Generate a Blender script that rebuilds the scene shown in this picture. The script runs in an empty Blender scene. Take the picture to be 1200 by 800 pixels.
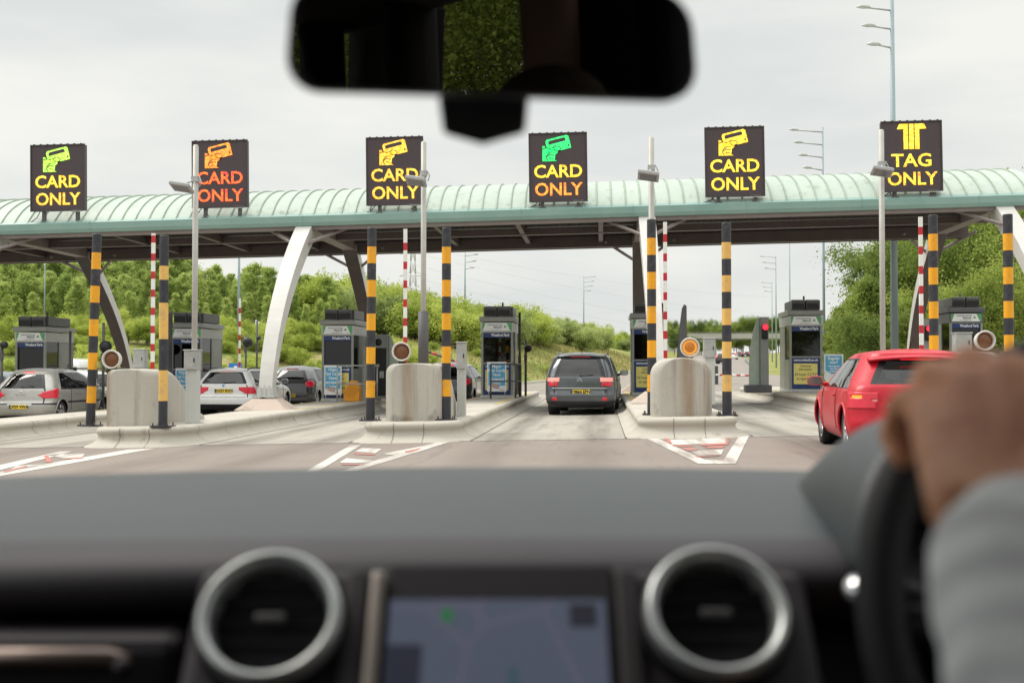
import bpy, bmesh, math, random
import numpy as np
from mathutils import Vector, Matrix, noise as mnoise
R = math.radians
C = bpy.context.scene.collection
SC = bpy.context.scene

# ------------------------------------------------------------ camera
F = 1333.0; CAMZ = 1.2; YAW = R(4.46); PITCH = R(1.33)
cd = bpy.data.cameras.new('camera'); cam = bpy.data.objects.new('camera', cd); C.objects.link(cam)
cd.lens = 40.0; cd.sensor_width = 36.0; cd.clip_start = 0.02; cd.clip_end = 5000
cam.location = (0, 0, CAMZ); cam.rotation_euler = (R(90) + PITCH, 0, YAW)
cd.dof.use_dof = True; cd.dof.focus_distance = 27.0; cd.dof.aperture_fstop = 4.3
SC.camera = cam

# ------------------------------------------------------------ world + sun
world = bpy.data.worlds.new('World'); SC.world = world; world.use_nodes = True
nt = world.node_tree; nt.nodes.clear()
def N(nt, t, **k):
    n = nt.nodes.new(t)
    for a, b in k.items(): setattr(n, a, b)
    return n
SUN_EL, SUN_AZ = 54.0, 288.0     # azimuth: clockwise from +Y
sky = N(nt, 'ShaderNodeTexSky', sky_type='NISHITA', sun_disc=False, sun_elevation=R(SUN_EL), sun_rotation=R(SUN_AZ))
sky.dust_density = 3.0
skm = N(nt, 'ShaderNodeMix', data_type='RGBA', blend_type='MULTIPLY'); skm.inputs[0].default_value = 1
skm.inputs[7].default_value = (0.9, 0.9, 0.9, 1)
nt.links.new(sky.outputs[0], skm.inputs[6])
tc = N(nt, 'ShaderNodeTexCoord'); mp = N(nt, 'ShaderNodeMapping'); mp.inputs['Scale'].default_value = (1.2, 1.2, 5.0)
nt.links.new(tc.outputs['Generated'], mp.inputs[0])
nz = N(nt, 'ShaderNodeTexNoise'); nz.inputs['Scale'].default_value = 2.3; nz.inputs['Detail'].default_value = 5; nz.inputs['Roughness'].default_value = .5
nt.links.new(mp.outputs[0], nz.inputs[0])
cr = N(nt, 'ShaderNodeValToRGB'); cr.color_ramp.elements[0].position = .36; cr.color_ramp.elements[1].position = .62
cr.color_ramp.elements[0].color = (5.75, 5.95, 5.85, 1); cr.color_ramp.elements[1].color = (7.15, 7.15, 6.75, 1)
nt.links.new(nz.outputs[0], cr.inputs[0])
mx = N(nt, 'ShaderNodeMix', data_type='RGBA'); mx.inputs[0].default_value = .96
nt.links.new(skm.outputs[2], mx.inputs[6]); nt.links.new(cr.outputs[0], mx.inputs[7])
bg = N(nt, 'ShaderNodeBackground'); bg.inputs[1].default_value = .085
wo = N(nt, 'ShaderNodeOutputWorld')
# an overcast sky is brighter overhead than near the horizon
sx_ = N(nt, 'ShaderNodeSeparateXYZ'); nt.links.new(tc.outputs['Generated'], sx_.inputs[0])
mr = N(nt, 'ShaderNodeMapRange', interpolation_type='SMOOTHSTEP'); mr.inputs[1].default_value = .3; mr.inputs[2].default_value = 1; mr.inputs[3].default_value = 1; mr.inputs[4].default_value = 2.5
nt.links.new(sx_.outputs[2], mr.inputs[0])
vm = N(nt, 'ShaderNodeVectorMath', operation='SCALE'); nt.links.new(mx.outputs[2], vm.inputs[0]); nt.links.new(mr.outputs[0], vm.inputs['Scale'])
nt.links.new(vm.outputs[0], bg.inputs[0]); nt.links.new(bg.outputs[0], wo.inputs[0])
sd = bpy.data.lights.new('sun', 'SUN'); sun = bpy.data.objects.new('sun', sd); C.objects.link(sun)
sd.energy = 1.5; sd.angle = R(28); sd.color = (1, .94, .85)
az, el = R(SUN_AZ), R(SUN_EL)
sdir = Vector((math.sin(az) * math.cos(el), math.cos(az) * math.cos(el), math.sin(el)))
sun.rotation_euler = sdir.to_track_quat('Z', 'Y').to_euler()
SC.view_settings.view_transform = 'Standard'; SC.view_settings.look = 'None'
SC.view_settings.exposure = 0.62; SC.view_settings.gamma = 1
SC.cycles.max_bounces = 8; SC.cycles.transparent_max_bounces = 16; SC.cycles.use_denoising = True
try: SC.cycles.denoiser = 'OPENIMAGEDENOISE'
except Exception: pass
SC.cycles.sample_clamp_indirect = 4

# ------------------------------------------------------------ mapping helpers
def smooth(a, b, x):
    t = min(1, max(0, (x - a) / (b - a))); return t * t * (3 - 2 * t)
def gz(x, y):                                   # the plaza falls gently to the left
    return .02 * max(-32, min(32, x)) * (1 - smooth(60, 120, y)) * smooth(-6, 14, y) + .016 * max(0, y - 50) * (1 if y < 450 else 450 / y)
CM = Matrix.Rotation(YAW, 3, 'Z') @ Matrix.Rotation(R(90) + PITCH, 3, 'X')
def ray(px, py): return CM @ Vector(((px - 600) / F, (400 - py) / F, -1))
def P(px, py, h=0):                             # point on the ground (raised by h)
    d = ray(px, py); t = 2
    while t < 900 and CAMZ + d.z * t > h + gz(d.x * t, d.y * t): t *= 1.002
    return Vector((d.x * t, d.y * t, h + gz(d.x * t, d.y * t)))
def PY(px, py, Y):                              # point at world depth Y
    d = ray(px, py); t = Y / d.y
    return Vector((d.x * t, Y, CAMZ + d.z * t))

# ------------------------------------------------------------ materials
MATS = {}
def pbr(name, col, rough=.6, metal=0, col2=None, scale=8, bump=0, bscale=None, detail=6, stretch=(1, 1, 1), lo=.35, hi=.65,
        emit=None, estr=0, spec=.5, coat=0, objrand=0, sss=0):
    if name in MATS: return MATS[name]
    m = bpy.data.materials.new(name); m.use_nodes = True; t = m.node_tree; b = t.nodes['Principled BSDF']
    b.inputs['Base Color'].default_value = (*col, 1); b.inputs['Roughness'].default_value = rough; b.inputs['Metallic'].default_value = metal
    b.inputs['Specular IOR Level'].default_value = spec
    if coat: b.inputs['Coat Weight'].default_value = coat; b.inputs['Coat Roughness'].default_value = .06
    if sss: b.inputs['Subsurface Weight'].default_value = sss; b.inputs['Subsurface Radius'].default_value = (.02, .008, .004); b.inputs['Subsurface Scale'].default_value = .5
    if emit: b.inputs['Emission Color'].default_value = (*emit, 1); b.inputs['Emission Strength'].default_value = estr
    c = N(t, 'ShaderNodeTexCoord'); mpp = N(t, 'ShaderNodeMapping'); mpp.inputs['Scale'].default_value = stretch
    t.links.new(c.outputs['Object'], mpp.inputs[0])
    n = N(t, 'ShaderNodeTexNoise'); n.inputs['Scale'].default_value = scale; n.inputs['Detail'].default_value = detail; n.inputs['Roughness'].default_value = .6
    t.links.new(mpp.outputs[0], n.inputs[0])
    if col2 is None: col2 = tuple(min(1, x * 1.12 + .002) for x in col)
    r = N(t, 'ShaderNodeValToRGB'); r.color_ramp.elements[0].position = lo; r.color_ramp.elements[1].position = hi
    r.color_ramp.elements[0].color = (*col, 1); r.color_ramp.elements[1].color = (*col2, 1)
    t.links.new(n.outputs[0], r.inputs[0]); t.links.new(r.outputs[0], b.inputs['Base Color'])
    if bump:
        n2 = N(t, 'ShaderNodeTexNoise'); n2.inputs['Scale'].default_value = bscale or scale * 4; n2.inputs['Detail'].default_value = 4
        t.links.new(c.outputs['Object'], n2.inputs[0])
        bp = N(t, 'ShaderNodeBump'); bp.inputs['Strength'].default_value = bump; bp.inputs['Distance'].default_value = .02
        t.links.new(n2.outputs[0], bp.inputs['Height']); t.links.new(bp.outputs[0], b.inputs['Normal'])
    MATS[name] = m; return m
def wear(name, base, stain, dark, rough=.85, streak=True, s1=.6, s2=9, amount=.62):
    """concrete or asphalt: three scales of mottling, vertical streaks, fine bump"""
    if name in MATS: return MATS[name]
    m = bpy.data.materials.new(name); m.use_nodes = True; t = m.node_tree; b = t.nodes['Principled BSDF']
    b.inputs['Roughness'].default_value = rough; b.inputs['Specular IOR Level'].default_value = .3
    c = N(t, 'ShaderNodeNewGeometry')
    def nz_(scale, st=(1, 1, 1), det=6):
        mpp = N(t, 'ShaderNodeMapping'); mpp.inputs['Scale'].default_value = st
        t.links.new(c.outputs['Position'], mpp.inputs[0])
        n = N(t, 'ShaderNodeTexNoise'); n.inputs['Scale'].default_value = scale; n.inputs['Detail'].default_value = det; n.inputs['Roughness'].default_value = .62
        t.links.new(mpp.outputs[0], n.inputs[0]); return n.outputs[0]
    def ramp(src, a, bb, ca=(0, 0, 0, 1), cb=(1, 1, 1, 1)):
        r = N(t, 'ShaderNodeValToRGB'); r.color_ramp.elements[0].position = a; r.color_ramp.elements[1].position = bb
        r.color_ramp.elements[0].color = ca; r.color_ramp.elements[1].color = cb; t.links.new(src, r.inputs[0]); return r.outputs[0]
    def mix(f, x, y, blend='MIX'):
        q = N(t, 'ShaderNodeMix', data_type='RGBA', blend_type=blend)
        for s, v in ((0, f), (6, x), (7, y)):
            if isinstance(v, (int, float)): q.inputs[s].default_value = v
            elif isinstance(v, tuple): q.inputs[s].default_value = (*v, 1)
            else: t.links.new(v, q.inputs[s])
        return q.outputs[2]
    big = ramp(nz_(s1), .35, .68); c1 = mix(big, base, stain)
    st = ramp(nz_(2.2, (2.4, 2.4, .12) if streak else (1.6, .16, 1)), amount - .06, amount + .14); c2 = mix(st, c1, dark)
    if streak: c2 = mix(ramp(nz_(1.7, det=9), .60, .74, (0, 0, 0, 1), (.75, .75, .75, 1)), c2, tuple(x * .45 for x in dark))
    fine = ramp(nz_(s2 * 6, det=3), .25, .75, (.9, .9, .9, 1), (1.06, 1.06, 1.06, 1)); c3 = mix(1.0, c2, fine, 'MULTIPLY')
    t.links.new(c3, b.inputs['Base Color'])
    bp = N(t, 'ShaderNodeBump'); bp.inputs['Strength'].default_value = .35; bp.inputs['Distance'].default_value = .01
    t.links.new(nz_(s2 * 8, det=3), bp.inputs['Height']); t.links.new(bp.outputs[0], b.inputs['Normal'])
    MATS[name] = m; return m
def glassmat(name, tint, refl=.06):
    if name in MATS: return MATS[name]
    m = bpy.data.materials.new(name); m.use_nodes = True; t = m.node_tree; t.nodes.clear()
    o = N(t, 'ShaderNodeOutputMaterial'); tr = N(t, 'ShaderNodeBsdfTransparent'); tr.inputs[0].default_value = (*tint, 1)
    gl = N(t, 'ShaderNodeBsdfGlossy'); gl.inputs['Roughness'].default_value = .02; gl.inputs[0].default_value = (.9, .9, .9, 1)
    fr = N(t, 'ShaderNodeFresnel'); fr.inputs[0].default_value = 1.5 + refl
    mxx = N(t, 'ShaderNodeMixShader'); t.links.new(fr.outputs[0], mxx.inputs[0]); t.links.new(tr.outputs[0], mxx.inputs[1]); t.links.new(gl.outputs[0], mxx.inputs[2])
    t.links.new(mxx.outputs[0], o.inputs[0]); MATS[name] = m; return m
def ledmat(name, c1, c2, c3, s=1.3):
    """led dots: every dot picks one of a few colours"""
    m = bpy.data.materials.new(name); m.use_nodes = True; t = m.node_tree; b = t.nodes['Principled BSDF']
    b.inputs['Base Color'].default_value = (.02, .02, .02, 1)
    c = N(t, 'ShaderNodeTexCoord'); sn = N(t, 'ShaderNodeVectorMath', operation='SNAP'); sn.inputs[1].default_value = (.05, .05, .05)
    t.links.new(c.outputs['Object'], sn.inputs[0])
    w = N(t, 'ShaderNodeTexWhiteNoise'); t.links.new(sn.outputs[0], w.inputs[0])
    r = N(t, 'ShaderNodeValToRGB'); r.color_ramp.interpolation = 'CONSTANT'
    r.color_ramp.elements[0].color = (*c1, 1); r.color_ramp.elements[1].position = .74; r.color_ramp.elements[1].color = (*c2, 1)
    e = r.color_ramp.elements.new(.9); e.color = (*c3, 1)
    t.links.new(w.outputs[0], r.inputs[0]); t.links.new(r.outputs[0], b.inputs['Emission Color']); k = N(t, 'ShaderNodeMapRange'); k.inputs[3].default_value = .62 * s; k.inputs[4].default_value = 1.1 * s; sc_ = N(t, 'ShaderNodeVectorMath', operation='SCALE'); sc_.inputs['Scale'].default_value = 1.7; w2 = N(t, 'ShaderNodeTexWhiteNoise')
    t.links.new(sn.outputs[0], sc_.inputs[0]); t.links.new(sc_.outputs[0], w2.inputs[0]); t.links.new(w2.outputs[0], k.inputs[0]); t.links.new(k.outputs[0], b.inputs['Emission Strength'])
    return m

M = {}
M['asphalt'] = wear('asphalt', (.232, .195, .172), (.262, .223, .198), (.185, .157, .14), streak=False, s1=.35, amount=.6)
M['lane'] = wear('lane_concrete', (.36, .335, .295), (.40, .375, .33), (.28, .255, .225), streak=False, s1=.3, amount=.55)
M['farroad'] = wear('motorway', (.26, .235, .21), (.3, .27, .24), (.2, .18, .165), streak=False, s1=.2, amount=.6)
M['concrete'] = wear('concrete', (.45, .42, .365), (.51, .475, .415), (.31, .26, .20), amount=.66)
M['block'] = wear('block_concrete', (.47, .45, .40), (.54, .515, .46), (.30, .25, .20), amount=.585)
M['plinth'] = wear('plinth_concrete', (.52, .42, .36), (.56, .47, .4), (.42, .34, .28), amount=.66)
M['white_line'] = wear('road_paint', (.56, .54, .50), (.62, .60, .56), (.33, .29, .26), streak=False, s1=3, amount=.5)
M['red_line'] = wear('red_paint', (.5, .17, .15), (.42, .2, .17), (.3, .2, .17), streak=False, s1=4, amount=.55)
M['yellow_line'] = pbr('yellow_paint', (.7, .48, .08), .7, col2=(.6, .45, .14), scale=6)
M['black_post'] = pbr('black_band', (.030, .032, .042), .5, col2=(.085, .08, .085), scale=9, lo=.5, hi=.75, detail=10)
M['yellow_post'] = pbr('amber_band', (.90, .41, .012), .45, col2=(.62, .33, .06), scale=8, lo=.5, hi=.72, detail=10)
M['pale_yellow'] = pbr('faded_amber_band', (.82, .50, .13), .5, col2=(.55, .38, .17), scale=8, lo=.48, hi=.7, detail=10)
M['red'] = pbr('barrier_red', (.6, .02, .035), .4, col2=(.5, .03, .04))
M['white'] = pbr('barrier_white', (.8, .8, .77), .4)
M['steel_white'] = pbr('white_steel_paint', (.62, .61, .585), .4, col2=(.55, .53, .505), scale=1.5, bump=.05)
M['steel_grey'] = pbr('galvanised_steel', (.4, .41, .4), .5, .4, col2=(.5, .51, .5), scale=6)
M['pole'] = pbr('pole_paint', (.42, .41, .38), .5, .1, col2=(.5, .49, .45), scale=3)
M['mast'] = pbr('mast_paint', (.3, .38, .42), .5, .1, col2=(.34, .42, .45), scale=2)
M['dark_sleeve'] = pbr('dark_pole_sleeve', (.09, .088, .09), .6)
M['mint'] = pbr('mint_fascia', (.21, .35, .315), .45, col2=(.25, .385, .345), scale=1.2, bump=.02)
M['roof'] = wear('mint_roof_sheet', (.43, .51, .45), (.49, .57, .50), (.36, .41, .33), rough=.5, s1=.5, amount=.6)
M['seam'] = pbr('roof_seam', (.27, .34, .27), .5, col2=(.36, .42, .35), scale=2)
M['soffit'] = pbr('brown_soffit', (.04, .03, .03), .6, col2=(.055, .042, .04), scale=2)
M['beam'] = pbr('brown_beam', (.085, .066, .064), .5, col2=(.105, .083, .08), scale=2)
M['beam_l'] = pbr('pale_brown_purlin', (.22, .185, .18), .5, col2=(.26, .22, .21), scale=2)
M['booth'] = pbr('booth_grey_paint', (.27, .28, .27), .4, col2=(.32, .33, .315), scale=2, coat=.2)
M['booth_l'] = pbr('booth_pale_band', (.5, .52, .5), .4, col2=(.56, .57, .55), scale=2)
M['booth_d'] = pbr('booth_dark_grey', (.10, .10, .11), .45, col2=(.13, .13, .14), scale=3)
M['black'] = pbr('black_plastic', (.012, .012, .015), .5)
M['navy'] = pbr('navy_panel', (.015, .04, .17), .35, col2=(.02, .05, .2))
M['sky_blue'] = pbr('light_blue_print', (.09, .42, .72), .5, col2=(.12, .47, .75))
M['yellow_print'] = pbr('yellow_print', (.82, .72, .22), .5)
M['white_print'] = pbr('white_print', (.85, .86, .86), .5)
M['green_print'] = pbr('green_print', (.12, .4, .17), .5)
M['grey_print'] = pbr('grey_print', (.3, .33, .33), .5)
M['win'] = glassmat('booth_glass', (.24, .25, .24))
M['inside'] = pbr('booth_inside', (.05, .045, .045), .8)
M['orange_box'] = pbr('orange_plastic', (.85, .36, .02), .45, col2=(.78, .33, .03))
M['led_board'] = pbr('led_board_face', (.065, .048, .055), .6, col2=(.075, .055, .062))
M['tyre'] = pbr('tyre_rubber', (.018, .018, .019), .8)
M['rim'] = pbr('alloy', (.5, .5, .52), .3, .8)
M['chrome'] = pbr('chrome', (.5, .5, .51), .3, 1)
M['carglass'] = glassmat('car_glass', (.66, .74, .70), .12)
M['privacy'] = glassmat('privacy_glass', (.13, .14, .14), .2)
M['car_in'] = pbr('car_upholstery', (.03, .03, .032), .8)
M['taillight'] = pbr('red_lens', (.5, .01, .03), .2, coat=.6, emit=(.8, .01, .03), estr=.12)
M['braklight'] = pbr('lit_brake_lens', (.6, .01, .02), .25, emit=(1, .02, .03), estr=.9)
M['pinklight'] = pbr('lit_hot_lens', (.8, .3, .25), .25, emit=(1, .22, .2), estr=.45)
M['amberlit'] = pbr('lit_amber_lens', (.8, .3, .02), .25, emit=(1, .35, .03), estr=.45)
M['amber_off'] = pbr('amber_lens', (.16, .06, .02), .3, col2=(.2, .08, .03), scale=20)
M['amber_on'] = pbr('amber_lens_lit', (.30, .10, .02), .3, col2=(.55, .22, .03), scale=30, emit=(1, .30, .03), estr=.12)
M['redlamp'] = pbr('red_signal_lit', (.8, .02, .03), .3, emit=(1, .02, .04), estr=1.6)
M['plate'] = pbr('yellow_plate', (.85, .62, .04), .4)
M['trunk'] = pbr('bark', (.12, .10, .08), .9, col2=(.2, .18, .15), scale=6, stretch=(1, 1, .3), bump=.4)
M['birch'] = pbr('birch_bark', (.34, .32, .27), .85, col2=(.16, .14, .12), scale=3, stretch=(1, 1, 2), bump=.3, lo=.5, hi=.62)

# tyre tracks worn into the slabs: darker bands either side of every lane centre
def tracks(m, period, x0, dist, width, amt):
    t = m.node_tree; b = t.nodes['Principled BSDF']; src = b.inputs['Base Color'].links[0].from_socket
    g = N(t, 'ShaderNodeNewGeometry'); sp = N(t, 'ShaderNodeSeparateXYZ'); t.links.new(g.outputs['Position'], sp.inputs[0])
    def mth(op, a, v=None, w=None):
        n = N(t, 'ShaderNodeMath', operation=op)
        for k, q in enumerate((a, v, w)):
            if q is None: continue
            if isinstance(q, (int, float)): n.inputs[k].default_value = q
            else: t.links.new(q, n.inputs[k])
        return n.outputs[0]
    u = mth('WRAP', mth('SUBTRACT', sp.outputs[0], x0), period / 2, -period / 2); d = mth('ABSOLUTE', mth('SUBTRACT', mth('ABSOLUTE', u), dist))
    k = N(t, 'ShaderNodeMapRange', interpolation_type='SMOOTHSTEP'); k.inputs[1].default_value = width; k.inputs[2].default_value = .05; k.inputs[3].default_value = 0; k.inputs[4].default_value = 1; t.links.new(d, k.inputs[0])
    mp_ = N(t, 'ShaderNodeMapping'); mp_.inputs['Scale'].default_value = (1.5, .12, 1); t.links.new(g.outputs['Position'], mp_.inputs[0]); n = N(t, 'ShaderNodeTexNoise'); n.inputs['Scale'].default_value = 2; t.links.new(mp_.outputs[0], n.inputs[0])
    f = mth('MULTIPLY', mth('MULTIPLY', k.outputs[0], n.outputs[0]), amt)
    q = N(t, 'ShaderNodeMix', data_type='RGBA', blend_type='MULTIPLY'); q.inputs[7].default_value = (.42, .41, .40, 1); t.links.new(f, q.inputs[0]); t.links.new(src, q.inputs[6]); t.links.new(q.outputs[2], b.inputs['Base Color'])
tracks(M['lane'], 4.75, -.895, .78, .45, 1.15); tracks(M['asphalt'], 4.75, -.895, .78, .6, .6)
def stained(src, name, x0, w, top):
    """a rusty run-down stain with its own place on the block"""
    m = src.copy(); m.name = name; t = m.node_tree; b = t.nodes['Principled BSDF']; old = b.inputs['Base Color'].links[0].from_socket
    c = N(t, 'ShaderNodeTexCoord'); sp = N(t, 'ShaderNodeSeparateXYZ'); t.links.new(c.outputs['Object'], sp.inputs[0])
    mp_ = N(t, 'ShaderNodeMapping'); mp_.inputs['Scale'].default_value = (9, 9, .9); t.links.new(c.outputs['Object'], mp_.inputs[0]); n = N(t, 'ShaderNodeTexNoise'); n.inputs['Scale'].default_value = 1.2; n.inputs['Detail'].default_value = 5; t.links.new(mp_.outputs[0], n.inputs[0])
    d = N(t, 'ShaderNodeMath', operation='SUBTRACT'); d.inputs[1].default_value = x0; t.links.new(sp.outputs[0], d.inputs[0]); a = N(t, 'ShaderNodeMath', operation='ABSOLUTE'); t.links.new(d.outputs[0], a.inputs[0])
    k = N(t, 'ShaderNodeMapRange', interpolation_type='SMOOTHSTEP'); k.inputs[1].default_value = w; k.inputs[2].default_value = 0; k.inputs[3].default_value = 0; k.inputs[4].default_value = 1.25; t.links.new(a.outputs[0], k.inputs[0])
    f = N(t, 'ShaderNodeMath', operation='MULTIPLY'); t.links.new(k.outputs[0], f.inputs[0]); t.links.new(n.outputs[0], f.inputs[1])
    q = N(t, 'ShaderNodeMix', data_type='RGBA'); q.inputs[7].default_value = (.27, .18, .10, 1); t.links.new(f.outputs[0], q.inputs[0]); t.links.new(old, q.inputs[6]); t.links.new(q.outputs[2], b.inputs['Base Color']); return m
# ------------------------------------------------------------ geometry helpers
def bevel_mod(o, w, seg=2):
    b = o.modifiers.new('bevel', 'BEVEL'); b.width = w; b.segments = seg; b.limit_method = 'ANGLE'; b.angle_limit = R(40)
class MB:
    def __init__(s): s.v = []; s.f = []; s.m = []; s.mats = []; s.sm = []
    def mi(s, mat):
        if mat not in s.mats: s.mats.append(mat)
        return s.mats.index(mat)
    def add(s, vs, fs, mat=None, smooth=False):
        o = len(s.v); s.v += [tuple(v) for v in vs]
        s.f += [tuple(o + i for i in f) for f in fs]; k = s.mi(mat) if mat else 0
        s.m += [k] * len(fs); s.sm += [smooth] * len(fs); return s
    def box(s, c, d, rot=None, mat=None):
        x, y, z = (q / 2 for q in d)
        vs = [Vector((a * x, b * y, e * z)) for e in (-1, 1) for b in (-1, 1) for a in (-1, 1)]
        if rot is not None: vs = [rot @ v for v in vs]
        c = Vector(c); vs = [v + c for v in vs]
        return s.add(vs, [(0, 2, 3, 1), (4, 5, 7, 6), (0, 1, 5, 4), (2, 6, 7, 3), (0, 4, 6, 2), (1, 3, 7, 5)], mat)
    def tube(s, pts, r, n=10, mat=None, cap=True, smooth=True):
        pts = [Vector(p) for p in pts]
        if isinstance(r, (int, float)): r = [r] * len(pts)
        vs = []; up = None
        for i, p in enumerate(pts):
            t = (pts[min(i + 1, len(pts) - 1)] - pts[max(i - 1, 0)]).normalized()
            if up is None: up = t.orthogonal().normalized()
            a = (up - t * up.dot(t)).normalized(); up = a; b = t.cross(a)
            for k in range(n):
                q = 2 * math.pi * k / n; vs.append(p + (a * math.cos(q) + b * math.sin(q)) * r[i])
        fs = []
        for i in range(len(pts) - 1):
            for k in range(n):
                fs.append((i * n + k, i * n + (k + 1) % n, (i + 1) * n + (k + 1) % n, (i + 1) * n + k))
        s.add(vs, fs, mat, smooth)
        if cap:
            o = len(s.v) - len(vs); k = s.mi(mat) if mat else 0
            s.f.append(tuple(o + q for q in range(n - 1, -1, -1))); s.f.append(tuple(o + len(vs) - n + q for q in range(n))); s.m += [k, k]; s.sm += [False, False]
        return s
    def lathe(s, prof, c=(0, 0, 0), axis='z', n=24, mat=None):       # prof: (radius, height)
        vs = []; fs = []; m = len(prof)
        for k in range(n):
            q = 2 * math.pi * k / n
            for (r, h) in prof:
                x, y = r * math.cos(q), r * math.sin(q)
                p = {'z': (x, y, h), 'y': (x, h, y), 'x': (h, x, y)}[axis]
                vs.append(Vector(p) + Vector(c))
        for k in range(n):
            for i in range(m - 1):
                a, b = k * m + i, ((k + 1) % n) * m + i; fs.append((a, b, b + 1, a + 1))
        return s.add(vs, fs, mat, True)
    def prism(s, poly, d, fn, mat=None):      # poly 2-D; fn(u, v, w) -> 3-D; w from 0 to d
        n = len(poly)
        vs = [fn(u, v, 0) for u, v in poly] + [fn(u, v, d) for u, v in poly]
        fs = [tuple(range(n)), tuple(range(2 * n - 1, n - 1, -1))] + [(i, i + n, (i + 1) % n + n, (i + 1) % n) for i in range(n)]
        return s.add(vs, fs, mat)
    def grid(s, rows, mat=None, smooth=True, closed=False):
        n = len(rows[0]); vs = [p for r in rows for p in r]; fs = []
        for i in range(len(rows) - 1):
            for k in range(n if closed else n - 1):
                fs.append((i * n + k, i * n + (k + 1) % n, (i + 1) * n + (k + 1) % n, (i + 1) * n + k))
        return s.add(vs, fs, mat, smooth)
    def build(s, name, mat=None, parent=None, bevel=0, loc=None, recalc=True):
        me = bpy.data.meshes.new(name); me.from_pydata([tuple(v) for v in s.v], [], s.f)
        if mat: me.materials.append(mat)
        else:
            for m in s.mats: me.materials.append(m)
            me.polygons.foreach_set('material_index', s.m)
        me.polygons.foreach_set('use_smooth', s.sm)
        if recalc:
            b = bmesh.new(); b.from_mesh(me); bmesh.ops.recalc_face_normals(b, faces=b.faces); b.to_mesh(me); b.free()
        me.update()
        o = bpy.data.objects.new(name, me); C.objects.link(o)
        if parent: o.parent = parent
        if loc is not None: o.location = loc
        if bevel: bevel_mod(o, bevel)
        return o
def tag(o, label=None, cat=None, group=None, kind=None):
    if label: o['label'] = label
    if cat: o['category'] = cat
    if group: o['group'] = group
    if kind: o['kind'] = kind
    return o
def thing(name, label, cat, loc=(0, 0, 0), rz=0, group=None):
    o = bpy.data.objects.new(name, None); C.objects.link(o); o.location = loc; o.rotation_euler = (0, 0, rz)
    o.empty_display_size = .2
    return tag(o, label, cat, group)
KIDS = {}
def dup(root, loc, rz=None, label=None, scale=None):
    def rec(o, par):
        c = o.copy(); C.objects.link(c)
        if par: c.parent = par
        for ch in o.children: rec(ch, c)
        return c
    r = rec(root, None); r.location = loc
    if rz is not None: r.rotation_euler[2] = rz
    if scale: r.scale = scale
    if label: r['label'] = label
    return r
def text_obj(name, s, size, mat, parent, loc, rot=(R(90), 0, 0), bold=0, ext=.002, align='CENTER', sx=1, space=1):
    cu = bpy.data.curves.new(name, 'FONT'); cu.body = s; cu.size = size; cu.align_x = align; cu.align_y = 'CENTER'
    cu.offset = bold; cu.extrude = ext; cu.resolution_u = 3; cu.space_character = space
    o = bpy.data.objects.new(name, cu); C.objects.link(o)
    dg = bpy.context.evaluated_depsgraph_get(); me = bpy.data.meshes.new_from_object(o.evaluated_get(dg))
    bpy.data.objects.remove(o); me.name = name
    me.materials.clear(); me.materials.append(mat)
    q = bpy.data.objects.new(name, me); C.objects.link(q); q.parent = parent; q.location = loc; q.rotation_euler = rot; q.scale = (sx, 1, 1)
    return q
def interp(tab, z):
    if z <= tab[0][0]: return tab[0][1]
    for (a, b), (c, d) in zip(tab, tab[1:]):
        if z <= c:
            return b + (d - b) * (z - a) / (c - a)
    return tab[-1][1]
def sinterp(tab, z):                      # smooth (catmull) version
    n = len(tab)
    if z <= tab[0][0]: return tab[0][1]
    if z >= tab[-1][0]: return tab[-1][1]
    for i in range(n - 1):
        if z <= tab[i + 1][0]:
            x0, y0 = tab[i]; x1, y1 = tab[i + 1]; h = x1 - x0; t = (z - x0) / h
            m0 = (y1 - tab[i - 1][1]) / (x1 - tab[i - 1][0]) if i > 0 else (y1 - y0) / h
            m1 = (tab[i + 2][1] - y0) / (tab[i + 2][0] - x0) if i < n - 2 else (y1 - y0) / h
            d = (y1 - y0) / h
            if d == 0: m0 = m1 = 0
            else:
                m0 = max(min(m0 / d, 3), 0) * d; m1 = max(min(m1 / d, 3), 0) * d
            return (2*t**3-3*t*t+1)*y0 + (t**3-2*t*t+t)*h*m0 + (-2*t**3+3*t*t)*y1 + (t**3-t*t)*h*m1

# ------------------------------------------------------------ the ground
def seg_dist(p, poly):
    best = 1e9; side = 1
    for a, b in zip(poly, poly[1:]):
        ax, ay = a; bx, by = b; dx, dy = bx - ax, by - ay; t = max(0, min(1, ((p[0] - ax) * dx + (p[1] - ay) * dy) / (dx * dx + dy * dy)))
        qx, qy = ax + dx * t, ay + dy * t; d = math.hypot(p[0] - qx, p[1] - qy)
        if d < best: best = d; side = dx * (p[1] - ay) - dy * (p[0] - ax)
    return best if side > 0 else -best
VL = [(-120, 40), (-40, 47), (-22, 50), (-10, 57), (-4.1, 70), (2.6, 97), (9, 150), (18, 250), (33, 400), (60, 640), (110, 1000)]
VR = [(60, 38), (22, 42), (14, 50), (12, 65), (12.5, 87), (23, 180), (32, 250), (51, 411), (82, 640), (135, 1000)]
def hz(x, y):
    t = seg_dist((x, y), VL); z = 0
    if t > .5:
        fade = 1 - .55 * smooth(110, 230, y)
        z = 4.0 * (1 - math.exp(-(t - .5) / 7)) * fade + .5 * mnoise.noise(Vector((x * .06, y * .06, 0))) * min(1, t / 8)
    r = -seg_dist((x, y), VR)
    if r > .5: z = 1.2 * (1 - math.exp(-(r - .5) / 12))
    return z
def gsurf(x, y): return gz(x, y) + hz(x, y)
mg = bpy.data.materials.new('grassland'); mg.use_nodes = True; t = mg.node_tree; b = t.nodes['Principled BSDF']; b.inputs['Roughness'].default_value = .95; b.inputs['Specular IOR Level'].default_value = .1
g = N(t, 'ShaderNodeNewGeometry')
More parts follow.
